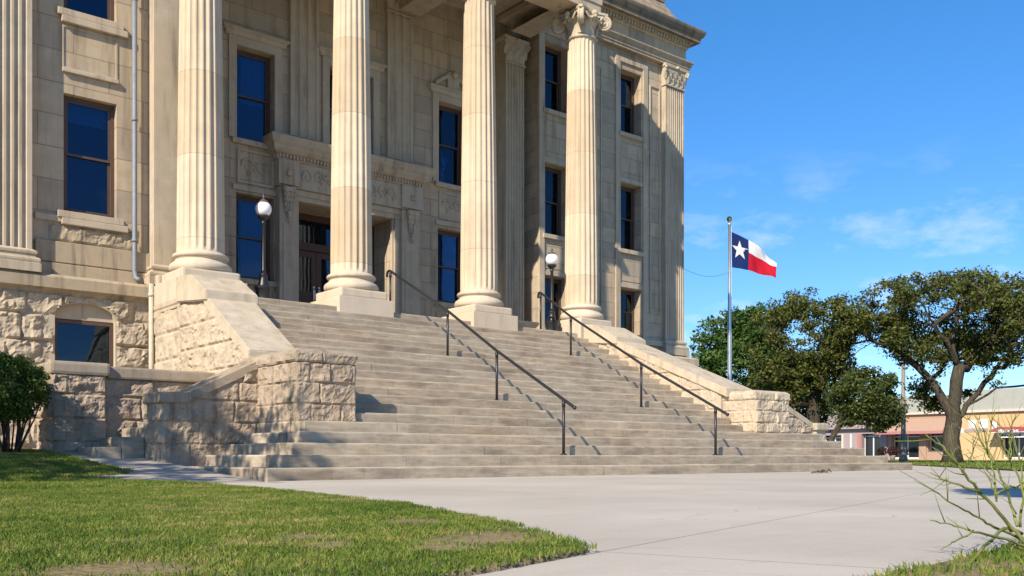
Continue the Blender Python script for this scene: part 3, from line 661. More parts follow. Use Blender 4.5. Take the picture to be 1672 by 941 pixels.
# doors
dr = MB(); yd = YW + .9
dr.box(10.95, 11.05, yd, yd + .12, LAND, 6.6); dr.box(13.61, 13.71, yd, yd + .12, LAND, 6.6); dr.box(11.05, 13.61, yd, yd + .12, 6.44, 6.6); dr.box(11.05, 13.61, yd - .02, yd + .12, 5.66, 5.86); dr.box(10.95, 13.71, yd + .4, yd + .45, LAND, 6.6)
door_f = dr.build('door_frame', M['wood'], house)
p = MB(); p.box(11.05, 13.61, yd + .05, yd + .056, 5.86, 6.44); p.build('transom_pane', M['glass'], door_f)
for a, b, hs in ((11.05, 11.965, 1), (11.975, 12.89, -1), (12.9, 13.6, 0)):
    d = MB(); y2 = yd + .03
    d.box(a, a + .14, y2, y2 + .05, LAND + .01, 5.65); d.box(b - .14, b, y2, y2 + .05, LAND + .01, 5.65); d.box(a + .14, b - .14, y2, y2 + .05, 5.5, 5.65); d.box(a + .14, b - .14, y2, y2 + .05, LAND + .01, 4.6); d.box(a + .2, b - .2, y2 - .015, y2, LAND + .25, 4.45, 0, .01)
    do = d.build('door', M['wood'], house)
    p = MB(); p.box(a + .13, b - .13, y2 + .02, y2 + .026, 4.59, 5.51); p.build('pane', M['glass'], do)
    if hs:
        hx = b - .07 if hs > 0 else a + .07; hd = MB(); hd.tube([(hx, y2 - .01, 4.35), (hx, y2 - .07, 4.4), (hx, y2 - .07, 4.65), (hx, y2 - .01, 4.7)], .014, 8); hd.box(hx - .025, hx + .025, y2 - .012, y2, 4.3, 4.75); hd.build('handle', M['chrome'], do)

# --- right wing
XA, XB = 18.18, 24.42
C = (18.42, 19.32); D = (21.56, 22.49); tiers = [(4.16, 5.58), (6.78, 8.86), (10.42, 12.4)]
mb = MB(); wall(mb, XA, XB, 3.3, 13.9, YR, [(a, b, z0, z1) for (a, b) in (C, D) for z0, z1 in tiers], .34)
mb.add([(XA, YR, 3.3), (XA, YW + .3, 3.3), (XA, YW + .3, 13.9), (XA, YR, 13.9)], [(0, 1, 2, 3)])
mb.add([(XB, YR, 3.3), (XB, 38, 3.3), (XB, 38, 13.9), (XB, YR, 13.9)], [(0, 1, 2, 3)]); mb.build('wing_wall', M['ashlar'], house)
cur = {0: (0., .75, 0., .0), 1: (.0, .8, .0, .55), 2: (0., 1., 0., 1.)}
for (a, b) in (C, D):
    for i, (z0, z1) in enumerate(tiers):
        window(a, b, z0, z1, YR, .3, (.62, .98, 0., 1.) if i == 0 else (cur[i] if a < 20 else ((.2, .95, 0, .3) if i == 2 else (.3, .9, 0, .25))), i > 0)
for (a, b) in (C, D):
    mb = MB()
    for x0, x1 in ((a - .26, a - .05), (b + .05, b + .26)): mb.box(x0, x1, YR - .05, YR, 4.0, 12.6, 0, .012)
    mb.box(a - .26, b + .26, YR - .05, YR, 12.6, 12.78, 0, .012)
    for z0, z1 in ((5.72, 6.6), (9.0, 10.24)): panel(mb, a + .0, b - .0, z0 + .08, z1 - .04, YR, .014, .03)
    for z in (5.6, 8.88): mb.box(a - .04, b + .04, YR - .03, YR, z, z + .12)
    mb.build('window_surround', M['trim'], house)
mb = MB(); mb.box(C[0] - .3, XB, YR - .12, YR, 3.86, 4.03, 0, .015); mb.build('sill_course', M['trim'], house)
for x0, x1 in ((22.86, 23.34), (20.2, 20.7)):
    mb = MB(); panel(mb, x0, x1, 4.9, 12.2, YR, .04, .04); mb.build('wall_panel', M['trim'], house)
pilaster(23.46, 24.36, YR, YR - .16, 3.6, 12.3, 4.1, 8, 12.98, house); pilaster(19.62, 20.16, YR, YR - .16, 3.6, 12.3, 4.1, 5, 12.98, house)
mb = MB(); pth = [(XA, YR), (XB, YR), (XB, 38)]
mb.sweep(pth, [(0, 12.98), (.18, 12.98), (.18, 13.06), (.21, 13.065), (.21, 13.14), (.24, 13.145), (.24, 13.2), (.3, 13.25), (.3, 13.28), (.1, 13.29), (.1, 13.72), (0, 13.72)]); mb.build('entablature', M['ashlar'], house)
mb = MB(); mb.sweep(pth, [(0, 13.72), (.14, 13.72), (.16, 13.78), (.16, 13.9), (.3, 13.925), (0, 13.93)])
x = XA + .1
while x < XB + .2: mb.box(x, x + .075, YR - .25, YR - .1, 13.78, 13.895); x += .135
mb.build('bed_mould', M['trim'], house)
mb = MB(); mb.sweep(pth, [(0, 13.93), (.44, 13.93), (.45, 14.06), (.50, 14.09), (.56, 14.2), (.58, 14.26), (.58, 14.3), (0, 14.36)]); mb.build('cornice', M['cornice'], house)
mb = MB(); a0, a1 = .12, .75   # mansard roof
mb.sweep(pth, [(-.0, 14.3), (.2, 14.3), (.12, 14.42), (-.42, 15.3), (-.38, 15.33), (-.36, 15.42), (-.5, 15.44), (-3, 15.5)]); mb.build('roof', M['roof'], house)
# ledge and rusticated base of the wing
mb = MB(); mb.sweep([(XA, YR), (XB, YR), (XB, 38)], [(0, 3.2), (.2, 3.2), (.22, 3.26), (.4, 3.3), (.4, 3.5), (.36, 3.55), (.13, 3.6), (0, 3.6)]); mb.build('ledge', M['trim'], house)
mb = MB(); mb.rock((17.0, YR - .12, 0), (1, 0, 0), (0, 0, 1), (0, -1, 0), XB + .12 - 17.0, 3.22, [.5] * 6, .8, .09, 41, .07); mb.rock((XB + .12, YR - .12, 0), (0, 1, 0), (0, 0, 1), (1, 0, 0), 6, 3.22, [.5] * 6, .8, .09, 43, .1); mb.build('base_wall', M['rock'], house)

# --- left wing
mb = MB(); W1 = (5.01, 5.99, 5.0, 7.27); W2 = (5.01, 5.99, 8.86, 11.1); W0 = (2.2, 3.2, 5.0, 7.27)
ops = [W1, W2, (1.4, 2.4, 5.0, 7.27), (1.4, 2.4, 8.86, 11.1)]
wall(mb, -12, 6.98, 3.6, 14.2, YLW, ops, .24); mb.add([(6.98, YLW, 3.3), (6.98, YW + .2, 3.3), (6.98, YW + .2, 14.2), (6.98, YLW, 14.2)], [(0, 1, 2, 3)])
mb.build('wing_wall', M['ashlar_left'], house)
for o in ops: window(o[0], o[1], o[2], o[3], YLW, .14, (0., 1., .82, 1.))
mb = MB(); mb.box(W2[0] - .05, W2[1] + .2, YLW - .1, YLW, W2[2] - .26, W2[2] - .132, 0, .015); mb.build('sill_course', M['trim'], house)
mb = MB(); mb.box(W1[0] - .05, W1[1] + .2, YLW - .1, YLW, W1[2] - .26, W1[2] - .132, 0, .015); mb.box(4.5, 6.32, YLW - .05, YLW, 4.78, 4.9, 0, .01); mb.build('sill_course', M['trim'], house)
mb = MB(); mb.box(4.98, 6.02, YLW - .07, YLW, 7.66, 7.74, 0, .012); panel(mb, 4.98, 6.0, 7.735, 8.56, YLW, .02, .03)
mb.build('window_surround', M['trim'], house)
mb = MB(); mb.rock((4.75, YLW - .01, 4.42), (1, 0, 0), (0, 0, 1), (0, -1, 0), 1.6, .3, [1], 1.6, .05, 5, .04); mb.box(4.5, 6.85, YLW - .07, YLW, 4.0, 4.4, 0, .015); mb.box(4.5, 6.85, YLW - .1, YLW, 3.7, 3.98, 0, .015); mb.build('apron_course', M['ledge'], house)
pilaster(3.1, 4.4, YLW, YLW - .26, 3.72, 13.0, 4.15, 9, 13.7, house)
pilaster(6.62, 7.18, YLW, YLW - .3, 3.72, 13.0, 4.15, 0, 13.7, house)
mb = MB(); mb.sweep([(-12, YLW), (6.9, YLW)], [(0, 3.36), (.2, 3.36), (.24, 3.42), (.36, 3.46), (.36, 3.66), (.3, 3.72), (0, 3.74)]); mb.build('ledge', M['ledge'], house)
yb = YLW - .2
AX0, AX1, AZ0, AZS, AZT = 4.80, 5.90, 1.6, 2.95, 3.24
def amask(G, H):
    x = G + 2.0; z = H + .0
    top = AZS + (AZT - AZS) * np.sqrt(np.clip(1 - ((x - (AX0 + AX1) / 2) / ((AX1 - AX0) / 2)) ** 2, 0, 1))
    return ~((x > AX0 - .0) & (x < AX1 + .0) & (z > AZ0) & (z < top))
mb = MB(); mb.rock((2.0, yb, 0), (1, 0, 0), (0, 0, 1), (0, -1, 0), 4.9, 3.38, [.52, .52, .5, .5, .46, .5, .42], .85, .095, 77, .045, amask); mb.rock((-6, yb, 0), (1, 0, 0), (0, 0, 1), (0, -1, 0), 8, 3.38, [.5] * 7, .85, .11, 78, .12)
mb.build('base_wall', M['rock'], house)
# smooth surround of the arched basement window
mb = MB(); n = 24; pts = []
for i in range(n + 1):
    x = AX0 + (AX1 - AX0) * i / n; z = AZS + (AZT - AZS) * math.sqrt(max(0, 1 - ((x - (AX0 + AX1) / 2) / ((AX1 - AX0) / 2)) ** 2)); pts.append((x, z))
out = [(AX0 - .11, AZ0), (AX0 - .11, AZS)] + [((p[0] - 5.35) * 1.17 + 5.35, p[1] + .075) for p in pts] + [(AX1 + .11, AZS), (AX1 + .11, AZ0)]
inn = [(AX0, AZ0), (AX0, AZS)] + pts + [(AX1, AZS), (AX1, AZ0)]; k = len(inn); yo = yb - .02; V = [(p[0], yo, p[1]) for p in out] + [(p[0], yo, p[1]) for p in inn] + [(p[0], yb + .3, p[1]) for p in inn]
mb.add(V, [(i, i + 1, k + i + 1, k + i) for i in range(k - 1)] + [(k + i, k + i + 1, 2 * k + i + 1, 2 * k + i) for i in range(k - 1)])
V = [(p[0], yb + .1, p[1]) for p in pts]; mb.add(V + [(AX1, yb + .1, AZS - .02), (AX0, yb + .1, AZS - .02)], [list(range(len(V) + 2))])
mb.build('arch_surround', M['trim'], house)
window(AX0 + .0, AX1 - .0, AZ0, AZS - .03, yb, .1, None, False, False)
# downspouts
def spout(pts, r, m): mb = MB(); mb.tube(pts, r, 10); [mb.tube([(p[0], p[1], z - .03), (p[0], p[1], z + .03)], r * 1.25, 10) for p in (pts[0],) for z in np.arange(pts[-1][2] + .8, pts[0][2], 2.4)]; return mb.build('downspout', m, house)
spout([(6.3, YLW - .12, 13.0), (6.3, YLW - .12, 4.0), (6.31, YLW - .16, 3.85), (6.34, YLW - .3, 3.8)], .048, M['steel'])
spout([(6.52, YLW - .44, 3.72), (6.52, YLW - .44, .3)], .05, M['white_pipe'])
spout([(18.09, YW - .1, 12.6), (18.09, YW - .1, 4.3), (18.0, YW - .3, 3.9), (18.1, YW - .5, 3.55)], .055, M['steel'])
# core of the building that closes it towards the back, and portico ceiling
mb = MB(); mb.box(-12, 6.9, YLW + .9, 38, 0, 14.2); mb.box(6.9, 18.1, YW + 1.4, 38, 0, 14.6); mb.box(18.1, XB - .05, YR + .9, 38, 0, 14.3); mb.box(6.9, 18.1, YW + .9, YW + 1.4, 6.7, 14.6); mb.box(6.9, 10.8, YW + .9, YW + 1.4, 0, 6.7); mb.box(13.8, 18.1, YW + .9, YW + 1.4, 0, 6.7); mb.build('inner_wall', M['dark_room'], house)
mb = MB(); mb.sweep([(-12, YLW), (6.98, YLW), (6.98, YW)], [(0, 13.7), (.2, 13.7), (.3, 13.9), (.5, 14.1), (.5, 14.3), (-2, 14.4)]); mb.build('cornice', M['cornice'], house)

# --- columns
CX = [7.22, 10.58, 14.09, 17.5]; CY = 18.40; ZT = 12.0
def column_parts():
    root = MB(); nf = 20; ps = 10; zb, zt = 4.27 - 3.3, 11.25 - 3.3; rb, rt = .452, .362
    zs = [zb, zb + .05, zb + .1] + list(np.linspace(zb + .5, zt - .4, 13)) + [zt - .1, zt - .05, zt]
    V = []; N = nf * ps
    for z in zs:
        t = (z - zb) / (zt - zb); rr = rb + (rt - rb) * (t ** 1.35); dpt = .034 * min(1, max(0, (z - zb - .02) / .07)) * min(1, max(0, (zt - z - .02) / .07))
        for i in range(N):
            f = (i % ps) / ps; dd = 0 if f < .2 else math.sin(PI * (f - .2) / .8) ** .7; a = 2 * PI * i / N; q = rr - dpt * dd; V.append((q * math.cos(a), q * math.sin(a), z))
    F = [(j * N + i, j * N + (i + 1) % N, (j + 1) * N + (i + 1) % N, (j + 1) * N + i) for j in range(len(zs) - 1) for i in range(N)]
    root.add(V, F, 0, True)
    pl = MB(); pl.box(-.67, .67, -.67, .62, -.03, .385, 0, .012)
    bm_ = MB(); bm_.box(-.575, .575, -.575, .56, .385, .585, 0, .045); pl.add(bm_.V, bm_.F)
    pl.V = [tuple(v) for v in pl.V]
    ba = MB(); z0 = .585
    prof = [(.5, z0)] + [(.53 + .065 * math.cos(a), z0 + .085 + .085 * math.sin(a)) for a in np.linspace(-PI / 2, PI / 2, 9)] + [(.52, z0 + .19), (.488, z0 + .215), (.478, z0 + .235), (.49, z0 + .255), (.505, z0 + .265)] + [(.49 + .045 * math.cos(a), z0 + .31 + .045 * math.sin(a)) for a in np.linspace(-PI / 2, PI / 2, 7)] + [(.475, z0 + .365), (.462, z0 + .385), (.44, z0 + .4)]
    ba.lathe((0, 0, 0), prof, 48)
    cp = MB(); z = zt
    cp.lathe((0, 0, 0), [(.35, z - .01), (.40, z), (.415, z + .025), (.40, z + .05), (.37, z + .06), (.365, z + .1), (.37, z + .25), (.40, z + .36), (.43, z + .42), (.46, z + .46), (.47, z + .5), (.44, z + .54), (.40, z + .56)], 32)
    for k in range(16):
        a = 2 * PI * k / 16; cp.ball((.455 * math.cos(a), .455 * math.sin(a), z + .475), .05, 8, 6, 0, 1.2)
    # concave abacus
    pts = []
    for q in range(4):
        for k in range(9):
            f = k / 8; a0 = -3 * PI / 4 + q * PI / 2; a1 = a0 + PI / 2; p0 = (.74 * math.cos(a0), .74 * math.sin(a0)); p1 = (.74 * math.cos(a1), .74 * math.sin(a1))
            x = p0[0] + (p1[0] - p0[0]) * (.06 + f * .88); y = p0[1] + (p1[1] - p0[1]) * (.06 + f * .88); s = 1 - .17 * math.sin(PI * f); pts.append((x * s, y * s))
    cp.prism(pts, 2, z + .64, z + .70); cp.prism([(x * .94, y * .94) for x, y in pts], 2, z + .56, z + .64); cp.box(-.36, .36, -.36, .36, z + .70, z + .752)
    for q in range(4):
        a = -3 * PI / 4 + q * PI / 2; dx, dy = math.cos(a), math.sin(a); px, py = -dy, dx; cr = .60; czz = z + .43
        for s in (-1, 1):   # volute: spiral on either face and a solid eye disc between
            pts = []
            for k in range(40):
                an = PI / 2 + k * .42; rr = .185 * (1 - k / 44)
                pts.append((dx * (cr - rr * math.cos(an)) + px * s * .055, dy * (cr - rr * math.cos(an)) + py * s * .055, czz + rr * math.sin(an)))
            cp.tube(pts, [.032 * (1 - k / 60) for k in range(40)], 6)
        Vd = []; sg = 20
        for s in (-1, 1):
            for k in range(sg): an = 2 * PI * k / sg; Vd.append((dx * (cr + .18 * math.cos(an)) + px * s * .05, dy * (cr + .18 * math.cos(an)) + py * s * .05, czz + .18 * math.sin(an)))
        cp.add(Vd, [[k, (k + 1) % sg, sg + (k + 1) % sg, sg + k] for k in range(sg)] + [list(range(sg)), list(range(sg, 2 * sg))])
        for s in (-1, 1): cp.ball((dx * cr + px * s * .06, dy * cr + py * s * .06, czz), .045, 10, 8)
        # husk leaf under the volute, flower on the abacus side
        L = []
        for k, (o, zz, w) in enumerate(((.37, .1, .1), (.385, .24, .11), (.43, .34, .09), (.5, .4, .05))): L += [(dx * o - px * w, dy * o - py * w, z + zz), (dx * (o + .04), dy * (o + .04), z + zz), (dx * o + px * w, dy * o + py * w, z + zz)]
        cp.add(L, [(r * 3 + c, r * 3 + c + 1, r * 3 + c + 4, r * 3 + c + 3) for r in range(3) for c in range(2)])
        b = a + PI / 4; cp.ball((.5 * math.cos(b), .5 * math.sin(b), z + .6), .085, 10, 8); cp.ball((.53 * math.cos(b), .53 * math.sin(b), z + .52), .05, 8, 6)
        for s in (-1, 1):
            cp.tube([(.49 * math.cos(b) - math.sin(b) * s * t * .3, .49 * math.sin(b) + math.cos(b) * s * t * .3, z + .58 - .14 * math.sin(t * PI)) for t in np.linspace(.15, 1, 7)], .03, 6)
    return root, pl, ba, cp
root, pl, ba, cp = column_parts()
def mk(mb, name, mat, loc, parent, sharp):
    me_o = mb.build(name, mat, None, sharp); me_o.parent = parent; me_o.location = loc; return me_o
col0 = mk(root, 'column', M['column'], (CX[0] - 12.3, CY - 21.7, 3.3), house, 50)
mk(pl, 'plinth', M['plinth'], (0, 0, 0), col0, None); mk(ba, 'base', M['plinth'], (0, 0, 0), col0, 40); mk(cp, 'capital', M['capital'], (0, 0, 0), col0, 45)
for x in CX[1:]: copy_tree(col0, house, (x - 12.3, CY - 21.7, 3.3))
# portico entablature, cross beams, ceiling
mb = MB(); X0, X1 = CX[0] - .36, CX[3] + .36; YF = CY - .36
mb.sweep([(X0, YW), (X0, YF), (X1, YF), (X1, YF + .8)], [(-.72, 12.0), (0, 12.0), (0, 12.2), (.03, 12.205), (.03, 12.42), (.06, 12.425), (.06, 12.66), (.13, 12.74), (.13, 12.79), (0, 12.8), (0, 13.6), (.08, 13.62), (.12, 13.8), (.4, 13.95), (.42, 14.2), (.6, 14.45), (.62, 14.6), (-.5, 14.9)])
mb.sweep([(X1, YF + .802), (X1, YR)], [(-.72, 12.32), (0, 12.32), (0, 12.66), (.13, 12.74), (.13, 12.79), (0, 12.8), (0, 13.6), (.08, 13.62), (.12, 13.8), (.4, 13.95), (.42, 14.2), (.6, 14.45), (.62, 14.6), (-.5, 14.9)])
mb.box(X0 + .7, X1 - .7, YF + .72, YF + .725, 12.0, 13.6)
mb.build('entablature', M['trim'], house)
mb = MB()
for x in CX[1:3]: mb.box(x - .33, x + .33, YF + .73, YW - .3, 12.1, 12.95)
for x in CX: mb.box(x - .42, x + .42, YF + .73, YW - .3, 12.72, 12.9)
mb.box(X0, X1, YF + .5, YW, 12.95, 13.1); mb.box(X0 + .72, X1 - .72, YF + .72, YF + .86, 12.7, 12.9); mb.box(X0, X1, YF, YW, 14.55, 14.95)
mb.box(X0 - .2, X1 + .15, YF - .2, YW, 14.952, 15.0); mb.build('portico_ceiling', M['trim'], house)
# pedestals carrying the outer columns
for cx, sd in ((CX[0], 1), (CX[3], 2)):
    mb = MB(); x0, x1 = cx - .62, cx + .62; cs = [.55] * 6
    mb.rock((x0, 17.8, .1), (1, 0, 0), (0, 0, 1), (0, -1, 0), x1 - x0, 3.1, cs, .7, .04, sd, .05); mb.rock((x0, 19.5, .1), (0, -1, 0), (0, 0, 1), (-1, 0, 0), 1.7, 3.1, cs, .9, .05, sd + 9, .05); mb.rock((x1, 17.8, .1), (0, 1, 0), (0, 0, 1), (1, 0, 0), 1.7, 3.1, cs, .9, .05, sd + 5, .06)
    mb.sweep([(x0, 19.6), (x0, 17.8), (x1, 17.8), (x1, 19.6)], [(0, 3.1), (.03, 3.12), (.03, 3.17), (.05, 3.2), (.05, 3.28), (-.6, 3.29)])
    mb.build('column_pedestal', M['rock_pale'], house)
mb = MB(); mb.box(CX[0] - .66, CX[0] + .4, 19.02, 19.6, 3.28, 3.68, 0, .02); mb.box(CX[0] - .62, CX[0] + .2, 19.02, 19.5, 3.68, 3.9, 0, .03); mb.build('pedestal_block', M['plinth'], house)

# ------------------------------------------------------------------ cheek walls beside the stairs
def cheek(label, x0, x1, pts, pier, sgn, seed, capz):
    # pts: (Y,Z) of the coping top from the pier up to the pedestal
    px0, px1, py0, py1, pz0, pz1 = pier
    t = thing('stair_cheek_wall', label, 'wall', ((px0 + px1) / 2, py0, pz0))
    body = MB(); (ya, za), (yb_, zb_) = pts; L = yb_ - ya
    def mk_mask(flip):
        def f(G):
            y = (17.72 - G) if flip else (py1 - .02 + G); return np.interp(y, [py1, ya, yb_, 17.7], [za - .1 - (ya - py1) * .6, za - .1, zb_ - .1, zb_ + .2])
        return f
    W = 17.72 - py1 + .02; cs = [.45] * 8
    body.rock((x0 + .06, 17.72, 0), (0, -1, 0), (0, 0, 1), (-1, 0, 0), W, 3.6, cs, 1.0, .05, seed, .035, None, 0, mk_mask(True))
    body.rock((x1 - .06, py1 - .02, 0), (0, 1, 0), (0, 0, 1), (1, 0, 0), W, 3.6, cs, 1.0, .04, seed + 1, .04, None, 0, mk_mask(False))
    poly = [(py1 - .1, 0), (17.72, 0), (17.72, zb_ + .1), (yb_, zb_ - .14), (ya, za - .14), (py1 - .1, max(pz0, za - .16 - (ya - py1) * .5))]
    body.prism(poly, 0, x0 + .062, x1 - .062); body.build('body', M['rock_pale'], t)
    cpn = MB(); dz = .2
    cpn.prism([(ya, za - dz), (yb_, zb_ - dz), (yb_, zb_), (ya, za)], 0, x0, x1)
    # raised cap stone at the top
    yc = 17.70; zc = zb_ + .1
    cpn.prism([(yb_ - .2, zb_ - .16), (yc, zb_ - .02), (yc, zc + .36), (yb_ + .55, zc + .30), (yb_ - .18, zb_ + .02)], 0, x0 - .03, x1 + .05)
    c = cpn.build('coping', M['coping'], t)
    bm = bmesh.new(); bm.from_mesh(c.data); bmesh.ops.bevel(bm, geom=list(bm.edges), offset=.018, segments=2, affect='EDGES'); bm.to_mesh(c.data); bm.free()
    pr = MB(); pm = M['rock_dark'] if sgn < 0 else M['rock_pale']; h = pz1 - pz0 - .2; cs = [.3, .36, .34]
    pr.rock((px0, py0, pz0), (1, 0, 0), (0, 0, 1), (0, -1, 0), px1 - px0, h, cs, .42, .036, seed + 2, .026); pr.rock((px0, py1, pz0), (0, -1, 0), (0, 0, 1), (-1, 0, 0), py1 - py0, h, cs, .5, .036, seed + 3, .026); pr.rock((px1, py0, pz0), (0, 1, 0), (0, 0, 1), (1, 0, 0), py1 - py0, h, cs, .5, .05, seed + 4, .03)
    pr.box(px0 + .005, px1 - .005, py0 + .005, py1, pz0, pz1 - .19)
    p = pr.build('pier', pm, t)
    k = MB(); k.rock((px0 - .02, py0 - .02, pz1 - .2), (1, 0, 0), (0, 0, 1), (0, -1, 0), px1 - px0 + .04, .15, [1], .5, .03, seed + 6, .025); k.rock((px0 - .02, py1 + .02, pz1 - .2), (0, -1, 0), (0, 0, 1), (-1, 0, 0), py1 - py0 + .04, .15, [1], .5, .03, seed + 7, .025); k.rock((px1 + .02, py0 - .02, pz1 - .2), (0, 1, 0), (0, 0, 1), (1, 0, 0), py1 - py0 + .04, .15, [1], .5, .03, seed + 8, .025)
    xa, xb, ya2, yb2, z0, z1 = px0 - .02, px1 + .02, py0 - .02, py1 + .02, pz1 - .05, pz1
    b = .07; k.add([(xa, ya2, z0), (xb, ya2, z0), (xb, yb2, z0), (xa, yb2, z0), (xa + b, ya2 + b, z1), (xb - b, ya2 + b, z1), (xb - b, yb2 - b, z1), (xa + b, yb2 - b, z1)], [(4, 5, 6, 7), (0, 1, 5, 4), (1, 2, 6, 5), (2, 3, 7, 6), (3, 0, 4, 7)])
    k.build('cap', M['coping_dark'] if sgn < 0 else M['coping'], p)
    return t
cheek('left cheek wall of the stairs, sloping stone coping ending in a square rock-faced pier', 6.5, 7.4, [(14.55, 2.02), (16.45, 3.19)], (6.45, 7.42, 12.78, 14.7, 5 * R, 1.90), -1, 100, 0)
cheek('right cheek wall of the stairs, sunlit sloping coping ending in a pale pier', 16.92, 17.9, [(13.2, 1.80), (16.7, 3.22)], (17.06, 18.26, 12.54, 13.5, 5 * R, 1.74), 1, 200, 0)

# side walls that run outwards from the piers
t = thing('side_wall', 'dark weathered rock-faced wall running left from the stair pier with sloping coping', 'wall', (4.97, 14.1, .2))
mb = MB(); x0, x1, yf, yk = 4.97, 6.48, 14.1, 14.8
def slopemask(G): return np.interp(G + x0, [x0, 5.33, 6.48, 6.49, 6.7], [1.03, 1.03, 1.62, .8, .75])
mb.rock((x0, yf, .1), (1, 0, 0), (0, 0, 1), (0, -1, 0), 1.7, 1.6, [.4, .34, .34, .3, .25], .6, .042, 301, .028, None, 0, slopemask)
mb.rock((x0, yk, .1), (0, -1, 0), (0, 0, 1), (-1, 0, 0), yk - yf, 1.02, [.4, .34, .3], .5, .05, 302, .028)
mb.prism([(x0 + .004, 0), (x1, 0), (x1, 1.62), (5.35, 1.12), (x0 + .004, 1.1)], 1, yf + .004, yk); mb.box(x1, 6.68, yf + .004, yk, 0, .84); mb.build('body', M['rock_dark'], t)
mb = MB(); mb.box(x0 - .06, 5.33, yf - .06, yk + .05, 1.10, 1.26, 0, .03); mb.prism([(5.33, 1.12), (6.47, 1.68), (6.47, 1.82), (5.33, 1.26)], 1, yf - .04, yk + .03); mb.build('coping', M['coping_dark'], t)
t = thing('side_wall', 'pale rock-faced wall stepping down on the right of the stairs to a small end post', 'wall', (19.4, 13.3, .6))
mb = MB(); x0b, x1b = 18.2, 20.5
def slopemask2(G): return np.interp(G + x0b, [x0b, 19.0, 20.3, 20.6], [1.02, 1.0, .51, .49])
mb.rock((x0b, 13.3, .5), (1, 0, 0), (0, 0, 1), (0, -1, 0), x1b - x0b, 1.1, [.3, .3, .3], .55, .05, 311, .03, None, 0, slopemask2)
mb.prism([(x0b, 0), (20.5, 0), (20.5, .98), (20.3, 1.0), (19.0, 1.48), (x0b, 1.5)], 1, 13.304, 13.9); mb.build('body', M['rock'], t)
mb = MB(); mb.prism([(18.2, 1.5), (19.0, 1.48), (20.36, .98), (20.36, 1.1), (19.05, 1.6), (18.2, 1.62)], 1, 13.26, 13.94); mb.build('coping', M['coping'], t)
mb = MB(); mb.rock((20.36, 13.22, .3), (1, 0, 0), (0, 0, 1), (0, -1, 0), .42, .64, [.3, .3], .6, .03, 313, .03); mb.box(20.362, 20.77, 13.225, 13.96, 0, .94); mb.box(20.3, 20.84, 13.15, 14.0, .94, 1.12, 0, .04); mb.build('end_post', M['coping'], t)
t = thing('retaining_wall', 'dark rough-faced retaining wall with a square end pier beside the bush', 'wall', (4.3, 16, .3))
mb = MB(); mb.rock((3.92, 16.0, .1), (1, 0, 0), (0, 0, 1), (0, -1, 0), .8, 1.5, [.42, .36, .36, .3], .9, .075, 321, .03); mb.rock((3.92, 16.9, .1), (0, -1, 0), (0, 0, 1), (-1, 0, 0), .9, 1.5, [.42, .36, .36, .3], .6, .07, 322, .035); mb.box(3.93, 4.71, 16.01, 16.9, 0, 1.6)
p = mb.build('end_pier', M['rock_dark'], t); mb = MB(); mb.box(3.88, 4.78, 15.93, 16.95, 1.59, 1.80, 0, .05); mb.build('cap', M['coping_dark'], p)
mb = MB(); mb.rock((4.72, 16.12, .1), (1, 0, 0), (0, 0, 1), (0, -1, 0), 2.2, 1.48, [.42, .36, .36, .3], .8, .05, 323, .035); mb.box(4.72, 6.9, 16.13, 16.75, 0, 1.58); mb.build('body', M['rock_dark'], t)
mb = MB(); mb.box(4.76, 6.9, 16.03, 16.82, 1.57, 1.76, 0, .03); mb.build('coping', M['coping_dark'], t)
t = thing('side_steps', 'small flight of worn stone steps between the two dark rock-faced walls', 'stairs', (4.9, 15.4, .3))
for i in range(5):
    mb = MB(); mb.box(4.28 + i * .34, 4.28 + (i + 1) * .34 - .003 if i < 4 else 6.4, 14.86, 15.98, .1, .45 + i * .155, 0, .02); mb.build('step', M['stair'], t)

# ------------------------------------------------------------------ stub blocks by the wall, lamps, rails
tag_b = []
for x0, x1, y0, y1, lab in ((7.95, 8.95, 19.3, 20.1, 'low moulded stone block behind the lamp left of the door'), (15.75, 16.5, 19.0, 19.7, 'low moulded stone block behind the lamp beside the right end column')):
    t = thing('stone_block', lab, 'stone block', ((x0 + x1) / 2, (y0 + y1) / 2, LAND), 'stone blocks behind the lamps')
    mb = MB(); mb.box(x0 + .06, x1 - .1, y0 + .06, y1, LAND, LAND + .22, 0, .015); mb.build('body', M['trim'], t); mb = MB(); mb.sweep([(x0 + .04, y1), (x0 + .04, y0 + .04), (x1 - .06, y0 + .04), (x1 - .06, y1)], [(0, LAND + .2), (.03, LAND + .24), (.07, LAND + .3), (.07, LAND + .36), (-.3, LAND + .37)]); mb.build('cap', M['trim'], t)
lamp = thing('lamp_post', 'black globe lamp post on the landing left of the entrance door', 'lamp', (8.58, 18.5, LAND), 'globe lamps on the landing')
def lampb(f, nm, m): q = MB(); f(q); o = q.build(nm, m, lamp, 40); return o
lx, ly = 8.58, 18.5
def f(q):
    q.lathe((lx, ly, LAND), [(.19, 0), (.19, .05), (.165, .07), (.16, .25), (.175, .27), (.19, .3), (.19, .33), (.12, .36), (.11, .4), (.085, .5), (.08, .55), (.09, .57), (.075, .6)], 12, 0, False)
lampb(f, 'base', M['black_iron'])
def f(q):
    prof = [(.05, .58), (.05, .66), (.055, .67), (.044, .7), (.042, 1.2), (.036, 1.62), (.05, 1.64), (.05, 1.66), (.036, 1.69), (.07, 1.72), (.105, 1.75), (.12, 1.77), (.12, 1.80), (.06, 1.81)]
    q.lathe((lx, ly, LAND), prof, 20)
lampb(f, 'post', M['black_iron'])
lampb(lambda q: q.ball((lx, ly, LAND + 1.94), .165, 32, 20), 'globe', M['globe'])
lampb(lambda q: q.lathe((lx, ly, LAND), [(.11, 2.06), (.115, 2.075), (.1, 2.1), (.06, 2.13), (.03, 2.14), (.02, 2.16), (.03, 2.19), (.018, 2.22), (.004, 2.26)], 20), 'finial', M['globe_cap'])
